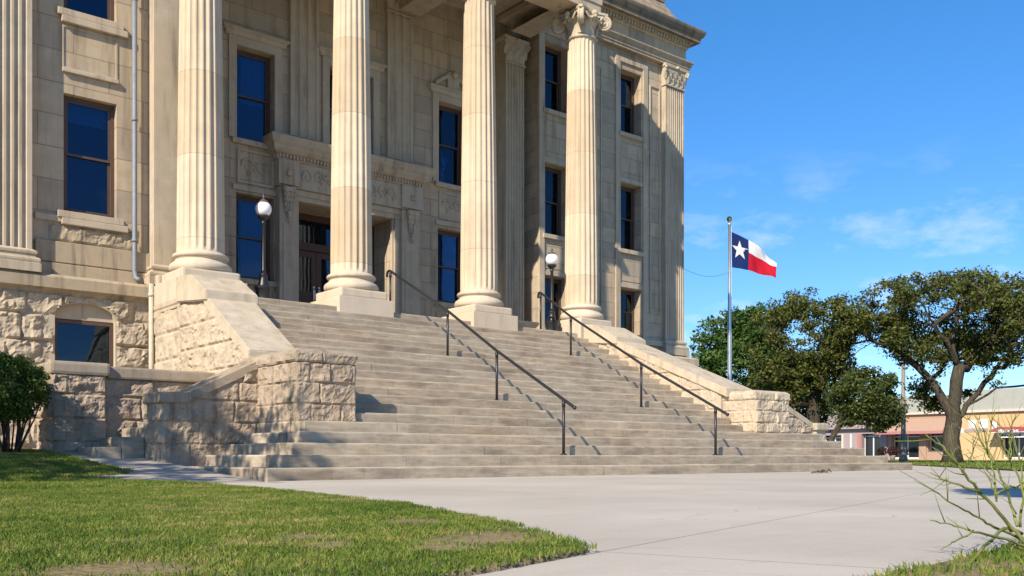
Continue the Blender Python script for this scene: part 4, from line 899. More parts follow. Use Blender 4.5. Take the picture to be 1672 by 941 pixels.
l2 = copy_tree(lamp, None, (16.54, 18.5, LAND)); l2['label'] = 'black globe lamp post on the landing beside the rightmost column'

def rail(label, pts, group):
    t = thing('handrail', label, 'handrail', pts[0]); t['group'] = group
    tops = [Vector((x, y, z + .92)) for x, y, z in pts]
    a, b = tops[0], tops[1]; d = (a - b).normalized(); mb = MB(); e = a + d * .30
    ln = [e + d * .04 + Vector((0, 0, -.012)), e, a] + tops[1:3] + [tops[3] + Vector((0, 0, .02))]
    d2 = (tops[3] - tops[2]); d2.z = 0; d2.normalize(); ln += [tops[3] + d2 * .07 + Vector((0, 0, .035)), tops[3] + d2 * .13 + Vector((0, 0, .02)), tops[3] + d2 * .16 + Vector((0, 0, -.04)), tops[3] + d2 * .15 + Vector((0, 0, -.09))]
    mb.tube(ln, .027, 12); mb.ball(tuple(e + d * .03), .034, 12, 8); mb.build('rail', M['black_iron'], t)
    for i, (x, y, z) in enumerate(pts):
        p = MB(); p.tube([(x, y, z), (x, y, z + .9)], .025, 10); p.tube([(x, y, z + .80), (x, y, z + .90)], .031, 10); po = p.build('post', M['black_iron'], t)
        q = MB(); q.lathe((x, y, z), [(.065, 0), (.065, .012), (.04, .02), (.03, .035)], 16); q.build('flange', M['black_iron'], po)
rail('black iron handrail with round posts down the middle of the stairs', [(10.72, 11.70, 2 * R), (10.9, 13.70, 8 * R), (11.2, 15.66, 14 * R), (11.36, 18.05, LAND)], 'iron handrails on the stairs')
rail('black iron handrail with round posts near the right cheek wall of the stairs', [(14.66, 11.70, 2 * R), (14.74, 13.70, 8 * R), (15.2, 16.34, 16 * R), (15.76, 18.05, LAND)], 'iron handrails on the stairs')

# ------------------------------------------------------------------ flagpole and flag
FR = Vector((C_, -S_, 0)); FD = Vector((S_, C_, 0))
fp = thing('flagpole', 'tall silver flagpole with a gold ball behind the right stair pier', 'flagpole', (29.17, 22.63, 0))
mb = MB(); mb.lathe((29.17, 22.63, 0), [(.085, 0), (.075, 3), (.055, 7), (.045, 9.0), (.06, 9.01), (.07, 9.05), (.04, 9.08), (.02, 9.12)], 16); mb.build('pole', M['pole'], fp)
mb = MB(); mb.ball((29.17, 22.63, 9.23), .105, 20, 14); mb.build('ball_finial', M['gold'], fp)
mb = MB(); mb.tube([(29.17 + FR.x * .08, 22.63 + FR.y * .08, 8.98), (29.17 + FR.x * .08, 22.63 + FR.y * .08, 1.2)], .006, 5); mb.build('halyard', M['flag_white'], fp)
def interp(s, a): return np.interp(s, [0, .2, .4, .7, 1.], a)
def flagp(s, t):
    r0 = interp(s, [0, .30, .62, 1.14, 1.62]); r1 = interp(s, [.03, .30, .60, 1.08, 1.57])
    a0 = interp(s, [0, .15, .34, .75, 1.24]); am = interp(s, [.67, .73, .83, 1.08, 1.40]); a1 = interp(s, [1.34, 1.40, 1.47, 1.62, 1.82])
    dn = a0 * (1 - 2 * t) + am * 2 * t if t < .5 else am * (2 - 2 * t) + a1 * (2 * t - 1)
    r = r0 + (r1 - r0) * t; dep = .15 * s * math.sin(s * 9 + t * 2.2) + .07 * s * math.sin(s * 17 - t * 5 + 1) - .3 * s
    return Vector((29.17, 22.63, 8.76)) + FR * (.07 + r) + FD * dep + Vector((0, 0, -dn))
mb = MB(); ns, nt = 60, 36; V = [flagp(i / ns, j / nt) for j in range(nt + 1) for i in range(ns + 1)]
mb.V = [tuple(v) for v in V]
for j in range(nt):
    for i in range(ns):
        mb.F.append([j * (ns + 1) + i, j * (ns + 1) + i + 1, (j + 1) * (ns + 1) + i + 1, (j + 1) * (ns + 1) + i]); mb.M.append(0 if i < ns * .4 else (1 if j < nt / 2 else 2)); mb.sm.append(True)
fl = mb.build('flag', [M['flag_blue'], M['flag_white'], M['flag_red']]); tag(fl, 'drooping flag, blue with white star, white and red stripes, flying from the flagpole', 'flag')
mb = MB(); cs, ct, rr = .2, .47, .3
for side in (-1, 1):
    pts = []
    for k in range(10):
        a = PI / 2 + k * PI / 5; q = rr if k % 2 == 0 else rr * .4; pts.append((cs + q * math.cos(a) * .66, ct - q * math.sin(a)))
    V = [flagp(cs, ct) + FD * .012 * side]; F = []
    for ring in (.5, 1.):
        for p in pts: V.append(flagp(cs + (p[0] - cs) * ring, ct + (p[1] - ct) * ring) + FD * .012 * side)
    for k in range(10): k2 = (k + 1) % 10; F += [(0, 1 + k, 1 + k2), (1 + k, 11 + k, 11 + k2, 1 + k2)]
    mb.add(V, F)
mb.build('star', M['flag_white'], fl)
mb = MB(); mb.tube([(24.42 + 4.72 * k / 12, 20.9 + 1.72 * k / 12, 6.55 + .68 * k / 12 - .22 * math.sin(PI * k / 12)) for k in range(13)], .0055, 5)
tag(mb.build('cable', M['black_iron']), 'thin dark cable sagging from the building corner to the flagpole', 'cable')

# ------------------------------------------------------------------ trees
def leaf_mesh(name, centers, radii, per, size, mat, parent, seed, flat=.6):
    rng = np.random.default_rng(seed); C = np.repeat(centers, per, 0); Rr = np.repeat(radii, per, 0); n = len(C)
    d = rng.normal(size=(n, 3)); d /= np.linalg.norm(d, axis=1)[:, None]; rad = rng.uniform(0, 1, n) ** .45
    P = C + d * (Rr * rad)[:, None] * np.array([1, 1, flat])
    nrm = rng.normal(size=(n, 3)) + np.array([0, 0, .9]); nrm /= np.linalg.norm(nrm, axis=1)[:, None]
    u = np.cross(nrm, rng.normal(size=(n, 3))); u /= np.linalg.norm(u, axis=1)[:, None]; w = np.cross(nrm, u); s = size * rng.uniform(.6, 1.35, n)
    V = np.zeros((n, 4, 3)); V[:, 0] = P - u * s[:, None]; V[:, 1] = P + w * (s * .48)[:, None] - nrm * (s * .12)[:, None]; V[:, 2] = P + u * s[:, None]; V[:, 3] = P - w * (s * .48)[:, None] - nrm * (s * .12)[:, None]
    V -= np.array(parent.location)[None, None]
    o = np_mesh(name, V.reshape(-1, 3), np.arange(n * 4), np.arange(n) * 4, None, [mat]); o.parent = parent; return o
def tree(name, label, base, limbs, vols, leafmat, seed, leaf=.11, per=55, crad=.55, trunk_r=.5, rscale=1., gate=.42, group='trees beyond the steps', twigr=.012):
    """limbs: list of polylines in (right, depth, up); the first is the trunk. vols: ellipsoids (r,d,z, R,D,Z, count)"""
    t = thing(name, label, 'tree', base, group); rng = np.random.default_rng(seed)
    nodes = []; par = []; seedr = []
    def W(p): v = FR * p[0] + FD * p[1]; return np.array([base[0] + v.x, base[1] + v.y, base[2] + p[2]])
    for li, pl_ in enumerate(limbs):
        pts = [W(p) for p in pl_]
        if li == 0: prev = -1
        else:
            A_ = np.array(nodes); prev = int(np.argmin(((A_ - pts[0]) ** 2).sum(1)))
        last = pts[0] if li == 0 else nodes[prev]
        for p in (pts if li == 0 else pts[1:]):
            sub = max(1, int(np.linalg.norm(p - last) / .45))
            for k in range(1, sub + 1) if not (li == 0 and prev == -1) else [0]:
                q = last + (p - last) * (k / sub if sub else 1) if prev != -1 else p
                q = q + rng.normal(size=3) * .05 * (prev != -1); nodes.append(q); par.append(prev); prev = len(nodes) - 1
            last = p
    cl = []; 
    for (r, d, z, R_, D_, Z_, cnt) in vols:
        k = 0; tries = 0
        while k < cnt and tries < cnt * 30:
            tries += 1; v = rng.normal(size=3); v /= np.linalg.norm(v); rad = rng.uniform(.35, 1.) ** .6
            p = W((r + v[0] * R_ * rad, d + v[1] * D_ * rad, z + v[2] * Z_ * rad))
            if fbm(p[None] * .55, seed, 2)[0] < gate: continue
            cl.append(p); k += 1
    cl = np.array(cl); root = np.array(nodes[min(4, len(nodes) - 1)]); cl = cl[np.argsort(((cl - root) ** 2).sum(1))]
    cap_ = len(nodes) + len(cl) * 8; NA = np.zeros((cap_, 3)); NA[:len(nodes)] = nodes; cnt = len(nodes); PA = list(par); ends = []
    for c in cl:
        dv = c - NA[2:cnt]; dist = np.sqrt((dv ** 2).sum(1)); cost = dist + .7 * np.clip(-dv[:, 2], 0, 9) + .25 * np.abs(dv[:, 2])
        j = int(np.argmin(cost)) + 2; a = NA[j].copy(); L = np.linalg.norm(c - a); n = max(1, min(7, int(L / .4))); prev = j
        off = rng.normal(size=3) * L * .13; off[2] += L * .06
        for k in range(1, n + 1):
            f_ = k / n; q = a + (c - a) * f_ + off * math.sin(PI * f_)
            NA[cnt] = q; PA.append(prev); prev = cnt; cnt += 1
        ends.append(prev)
    N = NA[:cnt]; rad = np.zeros(cnt); 
    for e_ in ends: rad[e_] += twigr ** 2.2
    for i in range(cnt - 1, 0, -1):
        if rad[i] == 0: rad[i] = twigr ** 2.2
        rad[PA[i]] += rad[i]
    rad = rad ** (1 / 2.2) * rscale; rad = np.minimum(rad, trunk_r)
    kids = [[] for _ in range(cnt)]
    for i in range(1, cnt): kids[PA[i]].append(i)
    mb = MB(); stack = [(0, None)]
    while stack:
        i, p = stack.pop(); chain = [i] if p is None else [p, i]; cur = i
        while kids[cur]:
            ks = sorted(kids[cur], key=lambda q: -rad[q]); 
            for o in ks[1:]: stack.append((o, cur))
            cur = ks[0]; chain.append(cur)
        if len(chain) > 1:
            rr = [rad[q] for q in chain]
            if p is not None: rr[0] = min(rr[0], rr[1] * 1.25)
            if p is None:
                z0 = N[chain[0]][2]
                rr = [r_ * (1 + .55 * math.exp(-(N[q][2] - z0) / .35)) for r_, q in zip(rr, chain)]
            mb.tube([N[q] for q in chain], rr, 10 if rr[0] > .12 else 5)
    mb.build('trunk', M['bark'], t)
    # leaf sprays sit at the twig ends, thinner towards the middle
    cr = crad * rng.uniform(.7, 1.3, len(cl)); leaf_mesh('crown', cl, cr, per, leaf, leafmat, t, seed + 1)
    return t
tree('oak_tree', 'spreading oak with a forked trunk before the yellow shopfront, nearest to the street', (42.57, 20.68, 0),
     [[(0, 0, -.1), (0, 0, .5), (-.02, 0, 1.2), (0, 0, 1.9)], [(0, 0, 1.9), (-.35, .1, 2.9), (-1.0, .2, 3.9), (-1.9, .3, 4.7), (-3.2, .2, 5.5), (-4.2, .1, 5.9)], [(0, 0, 1.9), (.1, -.2, 3.1), (.15, -.3, 4.3), (-.1, -.3, 5.6), (.2, -.2, 7.2)],
      [(0, 0, 1.6), (.75, .1, 2.6), (1.6, .3, 3.6), (2.5, .3, 4.8), (3.2, .1, 6.2)], [(.75, .1, 2.6), (1.9, -.4, 3.3), (3.4, -.8, 3.7), (4.6, -1, 4.4)], [(-1., .2, 3.9), (-1.2, 1.4, 5.4), (-1.6, 2., 6.8)], [(.15, -.3, 4.3), (1.2, -1.6, 5.6), (1.8, -2.4, 6.9)], [(.15, -.3, 4.3), (-1.4, -1.4, 6.0), (-2.4, -1.8, 7.2)]],
     [(-.2, 0, 6.5, 4.6, 4.0, 2.1, 560), (2.6, -.3, 5.7, 3., 3., 2.2, 110), (-3.4, 0, 5.9, 1.4, 2., 1.0, 60), (.2, 1.6, 3.4, 1.6, .8, .9, 34)], M['leaf_oak'], 3, .08, 58, .46, .55, 1.42)
tree('oak_tree', 'thick olive oak with a leaning trunk rising behind the right stair pier', (41.42, 26.79, 0),
     [[(0, 0, -.1), (-.1, 0, 1.5), (-.3, 0, 3.0), (-.1, 0, 3.8)], [(-.1, 0, 3.8), (-.9, .2, 5.0), (-1.9, .3, 6.0), (-2.6, 0, 6.6)], [(-.1, 0, 3.8), (.4, -.3, 5.2), (.3, -.2, 6.6), (.2, 0, 7.8)], [(-.1, 0, 3.8), (1.0, .2, 4.7), (2.2, .3, 5.6), (3.0, 0, 6.2)]],
     [(-.3, 0, 6.0, 3.1, 2.9, 2.4, 360), (-.9, .5, 3.9, 2.5, 2.2, 1.5, 130), (1.9, 0, 5.8, 1.6, 1.6, 1.2, 80)], M['leaf_oak'], 8, .085, 56, .46, .45, 1.5)
tree('small_tree', 'low dark green tree with a slender trunk before the lilac shopfront', (35.45, 22.64, 0),
     [[(.15, 0, -.1), (.18, 0, .6), (.35, 0, 1.2), (.8, 0, 2.0)], [(.35, 0, 1.2), (1.4, .2, 2.4), (2.3, .2, 3.0)], [(.8, 0, 2.0), (.8, -.2, 3.2), (.9, 0, 3.9)]],
     [(1.75, 0, 2.75, 1.45, 1.6, 1.3, 190), (2.3, 0, 2.2, 0.9, 1.2, .8, 60)], M['leaf_dark'], 12, .08, 62, .40, .11, .8, .34)
tree('green_tree', 'bright green leafy tree right behind the flagpole at the building corner', (44.81, 34.37, 0),
     [[(0, 0, -.1), (0, 0, 1.5), (.1, 0, 3)], [(.1, 0, 3), (-.8, 0, 5), (-1.2, 0, 7)], [(.1, 0, 3), (.9, 0, 5), (1.2, .2, 7)]],
     [(.1, 0, 5.4, 2.6, 2.4, 3.4, 210), (0, 0, 2.4, 2.7, 2.2, 2.0, 110), (.9, 0, 7.6, 1.4, 1.2, 1.4, 40)], M['leaf_green'], 15, .13, 72, .72, .4, 1.3, .34)
tree('green_tree', 'dark leafy tree filling the gap between the green tree and the olive oak', (47.5, 33.2, 0),
     [[(0, 0, -.1), (0, 0, 1.5), (.1, 0, 3)], [(.1, 0, 3), (-.8, 0, 4.5), (-1.2, 0, 5.5)]],
     [(.3, 0, 3.2, 2.4, 2., 2.9, 200)], M['leaf_dark'], 16, .13, 72, .72, .4, 1.2, .30)
# a tree standing out of view on the left that throws the dappled shade on the low walls and lawn
tree('oak_tree', 'leafy oak standing on the lawn outside the left edge of the view', (-3.1, 10.3, 0),
     [[(0, 0, -.1), (0, 0, 1.6), (.1, 0, 3.2)], [(.1, 0, 3.2), (-1, 0, 4.8), (-1.8, 0, 6)], [(.1, 0, 3.2), (1, .4, 5), (1.6, .8, 6.2)], [(.1, 0, 3.2), (.2, -1, 5.2), (.3, -1.6, 6.4)]],
     [(0, 0, 6.1, 2.7, 2.7, 1.5, 125)], M['leaf_oak'], 19, .09, 46, .42, .3, 1.3, .40, 'trees beyond the steps')
tree('oak_tree', 'leafy oak standing behind the viewer whose shadow falls on the near plaza', (.3, -1.6, 0),
     [[(0, 0, -.1), (0, 0, 1.6), (.1, 0, 3.4)], [(.1, 0, 3.4), (-.6, 0, 4.8), (-1., 0, 6)], [(.1, 0, 3.4), (.8, .4, 5), (1.2, .6, 6.2)]],
     [(-.45, .75, 6.5, 1.0, 1.0, .8, 110)], M['leaf_oak'], 23, .12, 80, .45, .25, 1.2, .10, 'trees beyond the steps')

# ------------------------------------------------------------------ bush and foreground plant
bx, by = 3.25, 15.6; bz = float(gz(bx, by))
bush = thing('bush', 'trimmed green bush with bare lower stems at the left edge', 'bush', (bx, by, bz))
mb = MB(); rs = random.Random(4); ends = []
for i in range(26):
    a = rs.uniform(0, 6.28); q = rs.uniform(.1, .55); p0 = Vector((bx + .09 * math.cos(a), by + .09 * math.sin(a), bz - .02)); p3 = Vector((bx + q * math.cos(a), by + q * .9 * math.sin(a), bz + rs.uniform(.6, 1.0)))
    mid = p0.lerp(p3, .5) + Vector((rs.uniform(-.06, .06), rs.uniform(-.06, .06), .06)); mb.tube([p0, p0.lerp(mid, .6), mid, p3], [.017, .013, .011, .006], 6)
mb.build('stems', M['bark'], bush)
rng = np.random.default_rng(6); v = rng.normal(size=(420, 3)); v /= np.linalg.norm(v, axis=1)[:, None]; v *= (rng.uniform(.3, 1, 420) ** .4)[:, None]; v[:, 2] = np.clip(v[:, 2], -.8, .75)
cc = np.array([bx - .2, by, bz + .98]) + v * np.array([.70, .65, .52]); leaf_mesh('foliage', cc, np.full(420, .13), 42, .032, M['leaf_bush'], bush, 5, .9)

base = Vector((3.36, 1.55, .0)); plant = thing('green_stem_plant', 'sparse plant of bare arching green stems in the near right corner', 'plant', tuple(base))
mb = MB(); rs = random.Random(21)
def stem(pts, r0, r1, side=0):
    P = [Vector(q) for q in pts]; 
    out = []
    for i in range(len(P) - 1):
        for k in range(5): out.append(P[i].lerp(P[i + 1], k / 5))
    out.append(P[-1]); n = len(out); out = [p + Vector((rs.uniform(-1, 1), rs.uniform(-1, 1), rs.uniform(-1, 1))) * .003 for p in out]
    r0 *= .5; r1 *= .6
    mb.tube(out, [r0 + (r1 - r0) * i / (n - 1) for i in range(n)], 7)
    for k in range(side):
        i = rs.randint(int(n * .35), n - 2); d = (out[i + 1] - out[i]).normalized(); q = d.orthogonal().normalized(); q.rotate(__import__('mathutils').Quaternion(d, rs.uniform(0, 6.28))); ln = rs.uniform(.04, .13)
        s = (d * .7 + q * .8 + Vector((0, 0, .3))).normalized(); mb.tube([out[i], out[i] + s * ln * .5, out[i] + s * ln + Vector((0, 0, rs.uniform(-.01, .02)))], [r1 * 1.1, r1 * .8, r1 * .5], 5)
stem([(3.064, 1.236, 0.01), (3.007, 1.283, 0.094), (2.885, 1.318, 0.198), (2.795, 1.327, 0.262), (2.751, 1.363, 0.334), (2.71, 1.397, 0.369)], .013, .003, 7)
stem([(3.17, 1.278, 0.029), (3.022, 1.335, 0.086), (2.921, 1.353, 0.127), (2.762, 1.354, 0.176), (2.726, 1.384, 0.208)], .010, .0025, 5)
stem([(3.078, 1.224, 0.02), (2.889, 1.25, 0.065), (2.719, 1.26, 0.094), (2.679, 1.293, 0.108), (2.577, 1.312, 0.132)], .010, .0025, 4)
stem([(2.719, 1.26, 0.094), (2.63, 1.269, 0.071), (2.548, 1.271, 0.054)], .006, .002, 1)
stem([(3.085, 1.283, 0.071), (2.992, 1.294, 0.09), (2.733, 1.249, 0.039), (2.493, 1.187, 0.003), (2.265, 1.115, -0.017)], .011, .006, 0)
stem([(3.021, 1.271, 0.094), (3.103, 1.333, 0.201), (3.125, 1.38, 0.278), (3.138, 1.434, 0.357), (3.131, 1.439, 0.396), (3.107, 1.459, 0.436)], .009, .002, 9)
stem([(3.237, 1.352, 0.079), (3.248, 1.343, 0.178), (3.242, 1.348, 0.257), (3.229, 1.358, 0.337), (3.217, 1.369, 0.396)], .009, .002, 6)
stem([(2.885, 1.318, 0.198), (2.779, 1.341, 0.226), (2.744, 1.369, 0.244), (2.723, 1.386, 0.257)], .008, .002, 5)
stem([(3.027, 1.331, 0.165), (3.069, 1.361, 0.259), (3.105, 1.396, 0.336), (3.165, 1.411, 0.416), (3.177, 1.401, 0.46)], .006, .0018, 7)
stem([(3.027, 1.331, 0.188), (3.11, 1.327, 0.211), (3.147, 1.296, 0.201)], .009, .004, 2)
rs2 = random.Random(77)
TIPS = [(2.935, 1.341, 0.194), (2.975, 1.309, 0.177), (2.992, 1.294, 0.205), (3.007, 1.283, 0.298), (2.971, 1.312, 0.279), (3.021, 1.271, 0.131), (2.921, 1.353, 0.127), (2.895, 1.374, 0.257)]
for k in range(9):
    p0 = Vector(rs2.choice(TIPS)); dr = rs2.uniform(-.085, .055); dz = rs2.uniform(.055, .155)
    stem([p0, p0 + FR * dr * .35 + Vector((0, 0, dz * .45)), p0 + FR * dr + FD * rs2.uniform(-.1, .1) + Vector((0, 0, dz))], .0045, .0016, 3)
stem([(2.795, 1.327, 0.262), (2.921, 1.353, 0.325), (2.918, 1.356, 0.368)], .005, .0018, 4)
stem([(2.958, 1.193, 0.083), (3.027, 1.266, 0.242), (3.096, 1.339, 0.317), (3.081, 1.351, 0.351)], .008, .0018, 5)
mb.build('stems', M['green_stem'], plant)
mb = MB(); rs = random.Random(5)
for i in range(4): mb.tube([(15.2 + .13 * i, 9.95 + rs.uniform(-.05, .05), .02), (15.45 + .13 * i, 10.02 + rs.uniform(-.05, .05), .03 + .015 * i), (15.75 + .1 * i, 10.08, .012)], [.012, .016, .005], 6)
tag(mb.build('fallen_twig', M['twig']), 'small brown fallen twig lying at the foot of the stairs', 'twig')

# ------------------------------------------------------------------ buildings across the street (fronts along Y, facing -X)
def mp(name, col, rough=.85, var=.12): return mat_plain(name, col, rough, 0, .2, var, .2, 3)
M['peach'] = mp('peach_stucco', (.40, .265, .185)); M['yellow'] = mp('yellow_stucco', (.58, .39, .20)); M['lilac'] = mp('lilac_stucco', (.33, .275, .26)); M['metal'] = mp('grey_metal_panel', (.36, .36, .31)); M['pink'] = mp('pink_trim', (.42, .19, .18)); M['red_awning'] = mp('red_awning', (.36, .07, .09)); M['cream_band'] = mp('cream_band', (.62, .52, .42)); M['white'] = mp('white_paint', (.72, .72, .70)); M['dark_glass'] = mat_plain('shop_glass', (.02, .024, .028), .12, 0, .6, .2, .0); M['rust'] = mp('rust_flowers', (.06, .03, .025))
XS = 88.0
def shop(label, y0, y1, wallm, wins, h=4.4, top=None, awn=None, pil=()):
    t = thing('shop_building', label, 'shop', (XS, (y0 + y1) / 2, 0))
    mb = MB(); ys = sorted(set([y0, y1] + [v for w in wins for v in w[:2]])); zs = sorted(set([0, h] + [v for w in wins for v in w[2:4]]))
    for i in range(len(ys) - 1):
        for j in range(len(zs) - 1):
            cy, cz2 = (ys[i] + ys[i + 1]) / 2, (zs[j] + zs[j + 1]) / 2; rec = any(w[0] < cy < w[1] and w[2] < cz2 < w[3] for w in wins)
            mb.box(XS + (.7 if rec else 0), XS + 12, ys[i], ys[i + 1], zs[j], zs[j + 1])
    mb.build('wall', wallm, t)
    for w in wins:
        f = MB(); n = max(1, round((w[1] - w[0]) / 1.2))
        for k in range(n + 1): yy = w[0] + (w[1] - w[0]) * k / n; f.box(XS + .55, XS + .65, max(w[0], yy - .06), min(w[1], yy + .06), w[2], w[3])
        f.box(XS + .56, XS + .64, w[0], w[1], w[2], w[2] + .12); f.box(XS + .56, XS + .64, w[0], w[1], w[3] - .3, w[3] - .2)
        fo = f.build('window', M['white'], t); p = MB(); p.box(XS + .6, XS + .62, w[0], w[1], w[2], w[3]); p.build('pane', M['dark_glass'], fo)
    if top:
        mb = MB(); mb.box(XS - .15, XS + 12, y0, y1, h, top)
        for k in range(int((y1 - y0) / 1.5)): yy = y0 + .7 + k * 1.5; mb.box(XS - .19, XS - .15, yy, yy + .05, h, top)
        mb.build('parapet', M['metal'], t); mb = MB(); mb.box(XS - .3, XS, y0, y1, h - .12, h + .08); mb.build('band', M['cream_band'], t)
    if awn:
        a0, a1, z0, z1, m = awn; mb = MB(); mb.prism([(XS, z1), (XS - 1.6, z0 + .16), (XS - 1.6, z0), (XS, z0)], 1, a0, a1); mb.build('awning', m, t)
    return t
s1 = shop('peach shopfront with a pink edged canopy behind the street light', 42.6, 49.1, M['peach'], [(43.5, 45.1, .75, 2.5), (45.95, 48.75, .12, 2.5)], 4.45, 6.05, (42.9, 49.5, 2.55, 3.9, M['peach']))
mb = MB(); mb.box(XS - 1.66, XS - 1.6, 42.85, 49.55, 2.45, 2.72); mb.build('canopy_edge', M['pink'], s1)
mb = MB(); mb.box(XS - .14, XS + .2, 45.2, 45.9, 0, 2.1); mb.build('pillar', M['peach'], s1)
s2 = shop('yellow shopfront with white painted signs and a red awning at the right edge', 29, 42.4, M['yellow'], [(34.5, 38.3, .15, 2.5)], 4.45, 6.35, (34.0, 38.7, 2.45, 2.95, M['red_awning']))
for y0, y1, z0, z1, tp in ((40.5, 41.35, 2.95, 3.65, .2), (39.5, 40.3, 2.9, 3.7, .03), (38.7, 39.2, 2.45, 3.4, .12), (41.7, 42.25, 2.5, 2.9, 0.)):
    mb = MB(); mb.prism([(y0 + tp, z0), (y1 - tp, z0), (y1, z1), (y0, z1)], 0, XS - .03, XS + .01); mb.build('painted_sign', M['white'], s2)
mb = MB(); mb.box(XS - .03, XS + .01, 39.5, 41.6, 2.55, 2.82); mb.build('painted_sign', M['lilac'], s2)
mb = MB(); rs = random.Random(3); yy = 37.9
while yy > 36.2: ww = rs.uniform(.1, .2); mb.box(XS - 1.64, XS - 1.60, yy - ww, yy, 2.5, 2.5 + rs.uniform(.14, .24)); yy -= ww + .07
mb.box(XS - 1.63, XS - 1.60, 34.0, 38.7, 2.42, 2.47); mb.build('awning_lettering', M['white'], s2)
mb = MB(); mb.prism([(35.9, 1.98), (37.9, 1.98), (38.2, 2.36), (35.7, 2.36)], 0, XS - 1.2, XS - 1.14); hs_ = mb.build('hanging_sign', M['white'], s2)
mb = MB(); yy = 37.8
while yy > 36.1: ww = rs.uniform(.12, .22); mb.box(XS - 1.22, XS - 1.2, yy - ww, yy, 2.08, 2.08 + rs.uniform(.1, .2)); yy -= ww + .06
mb.build('lettering', M['dark_glass'], hs_)
s3 = shop('lilac grey shopfront behind the low dark tree', 49.1, 64, M['lilac'], [(50.0, 51.9, .15, 2.6), (54.1, 56.3, .3, 2.5), (58.5, 60.0, .6, 2.4)], 4.9, None, None)
for y, w_, m_ in ((49.2, .5, 'lilac'), (51.95, .4, 'pink'), (53.0, .12, 'white'), (53.9, .2, 'cream_band'), (57, .4, 'lilac'), (63.2, .5, 'lilac')): mb = MB(); mb.box(XS - .12, XS, y, y + w_, 0, 4.9 if m_ == 'lilac' else 2.6); mb.build('pier', M[m_], s3)
mb = MB(); mb.box(XS - .5, XS, 49.2, 57.5, 3.1, 3.25); mb.build('canopy', M['lilac'], s3)
for i, (yy, xx, sz, lab) in enumerate(((48.4, 85.6, .6, 'dark rust shrub in a pot at the left end of the peach shopfront'), (47.3, 85.6, .6, 'dark rust shrub in a pot just left of the street light foot'), (46.3, 85.8, .5, 'dark rust shrub in a pot before the peach shop door'), (51.8, 85.8, .5, 'dark low shrub in a pot before the lilac shop window'))):
    t = thing('potted_shrub', lab, 'potted shrub', (xx, yy, 0), 'potted shrubs on the far pavement'); mb = MB(); mb.lathe((xx, yy, 0), [(.2 * sz / .6, 0), (.28 * sz / .6, .4), (.3 * sz / .6, .45), (.2, .44)], 12); mb.build('pot', M['lilac'], t)
    rng = np.random.default_rng(i); v = rng.normal(size=(60, 3)); v /= np.linalg.norm(v, axis=1)[:, None]; leaf_mesh('foliage', np.array([xx, yy, .45 + sz * .6]) + v * sz * .6, np.full(60, .2), 20, .09, M['rust'] if i < 3 else M['leaf_dark'], t, i)
t = thing('street_light', 'tall grey concrete street light pole rising into the oak branches', 'street light', (49.42, 26.69, 0))
mb = MB(); mb.lathe((49.42, 26.69, 0), [(.24, 0), (.22, .25), (.15, .5), (.13, 1.0), (.09, 5.6), (.09, 5.7)], 12); mb.build('pole', mp('weathered_concrete_pole', (.30, .27, .23)), t)
mb = MB(); mb.tube([(49.42, 26.69, 5.6), (49.6, 26.5, 5.9), (50.2, 26.0, 6.0)], .04, 8); mb.ball((50.35, 25.88, 5.98), .2, 12, 8, 0, .45); mb.build('lantern', M['steel'], t)

# ------------------------------------------------------------------ light, sky, view
SUN = Vector((-1.3, -.55, 1.0)).normalized(); el = math.asin(SUN.z); az = math.atan2(SUN.x, SUN.y)
sl = bpy.data.lights.new('sun', 'SUN'); so = bpy.data.objects.new('sun', sl); COL.objects.link(so)
sl.energy = 5.0; sl.angle = math.radians(.5); sl.color = (1., .89, .74); so.rotation_euler = (-SUN).to_track_quat('-Z', 'Y').to_euler(); so.location = (0, 0, 60)
w = bpy.data.worlds.new('World'); scene.world = w; w.use_nodes = True; nt = w.node_tree; nt.nodes.clear()
def N(t, **k):
    q = nt.nodes.new(t)
    for a, b in k.items(): setattr(q, a, b)
    return q
sky = N('ShaderNodeTexSky', sky_type='NISHITA', sun_disc=False, sun_elevation=el, sun_rotation=az % (2 * PI), air_density=1.0, dust_density=0.0, ozone_density=3.0, altitude=200)
tc = N('ShaderNodeTexCoord'); mp_ = N('ShaderNodeMapping'); mp_.inputs['Scale'].default_value = (5.2, 5.2, 13.); nz = N('ShaderNodeTexNoise'); nz.inputs['Scale'].default_value = 2.3; nz.inputs['Detail'].default_value = 7; nz.inputs['Roughness'].default_value = .6
rp = N('ShaderNodeValToRGB'); rp.color_ramp.elements[0].position = .52; rp.color_ramp.elements[1].position = .74
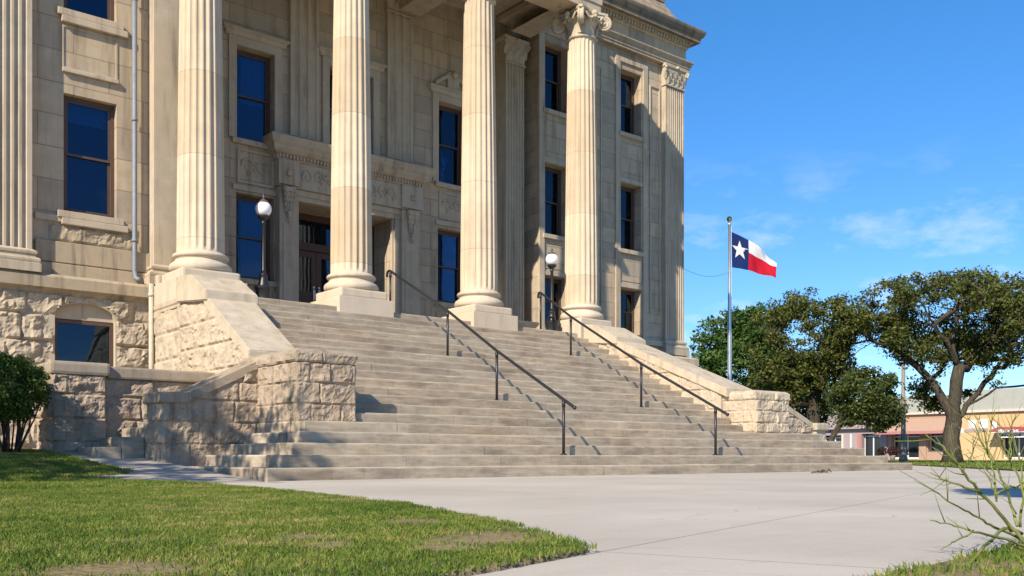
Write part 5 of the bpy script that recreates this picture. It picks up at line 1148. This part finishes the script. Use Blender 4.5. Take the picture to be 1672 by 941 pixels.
sep = N('ShaderNodeSeparateXYZ'); hr = N('ShaderNodeValToRGB'); e = hr.color_ramp.elements; e[0].position = .02; e[0].color = (0, 0, 0, 1); e[1].position = .3; e[1].color = (0, 0, 0, 1); q = e.new(.1); q.color = (1, 1, 1, 1); q = e.new(.2); q.color = (.8, .8, .8, 1)
ml = N('ShaderNodeMath', operation='MULTIPLY'); ml2 = N('ShaderNodeMath', operation='MULTIPLY'); ml2.inputs[1].default_value = .55; mx = N('ShaderNodeMix', data_type='RGBA'); mx.inputs[7].default_value = (5.2, 5.6, 6.2, 1)
bg = N('ShaderNodeBackground'); bg.inputs[1].default_value = .135; ou = N('ShaderNodeOutputWorld'); L = nt.links.new
L(tc.outputs['Generated'], mp_.inputs[0]); L(mp_.outputs[0], nz.inputs['Vector']); L(nz.outputs[0], rp.inputs[0]); L(tc.outputs['Generated'], sep.inputs[0]); L(sep.outputs[2], hr.inputs[0]); L(rp.outputs[0], ml.inputs[0]); L(hr.outputs[0], ml.inputs[1]); L(ml.outputs[0], ml2.inputs[0]); L(ml2.outputs[0], mx.inputs[0]); hs = N('ShaderNodeHueSaturation'); hs.inputs['Saturation'].default_value = 1.32; hs.inputs['Hue'].default_value = .503; L(sky.outputs[0], hs.inputs['Color']); gr = N('ShaderNodeValToRGB'); ge = gr.color_ramp.elements; ge[0].position = 0; ge[0].color = (.50, .64, .86, 1); ge[1].position = .42; ge[1].color = (1.04, 1.0, 1.0, 1); gm = N('ShaderNodeMix', data_type='RGBA', blend_type='MULTIPLY'); gm.inputs[0].default_value = 1; L(sep.outputs[2], gr.inputs[0]); L(hs.outputs[0], gm.inputs[6]); L(gr.outputs[0], gm.inputs[7]); L(gm.outputs[2], mx.inputs[6]); L(mx.outputs[2], bg.inputs[0]); L(bg.outputs[0], ou.inputs[0])
vs = scene.view_settings; vs.view_transform = 'Standard'; vs.look = 'None'; vs.gamma = 1; vs.exposure = 0.5; vs.use_curve_mapping = False
scene.render.engine = 'CYCLES'; scene.cycles.max_bounces = 6; scene.cycles.transparent_max_bounces = 8; scene.cycles.use_denoising = True
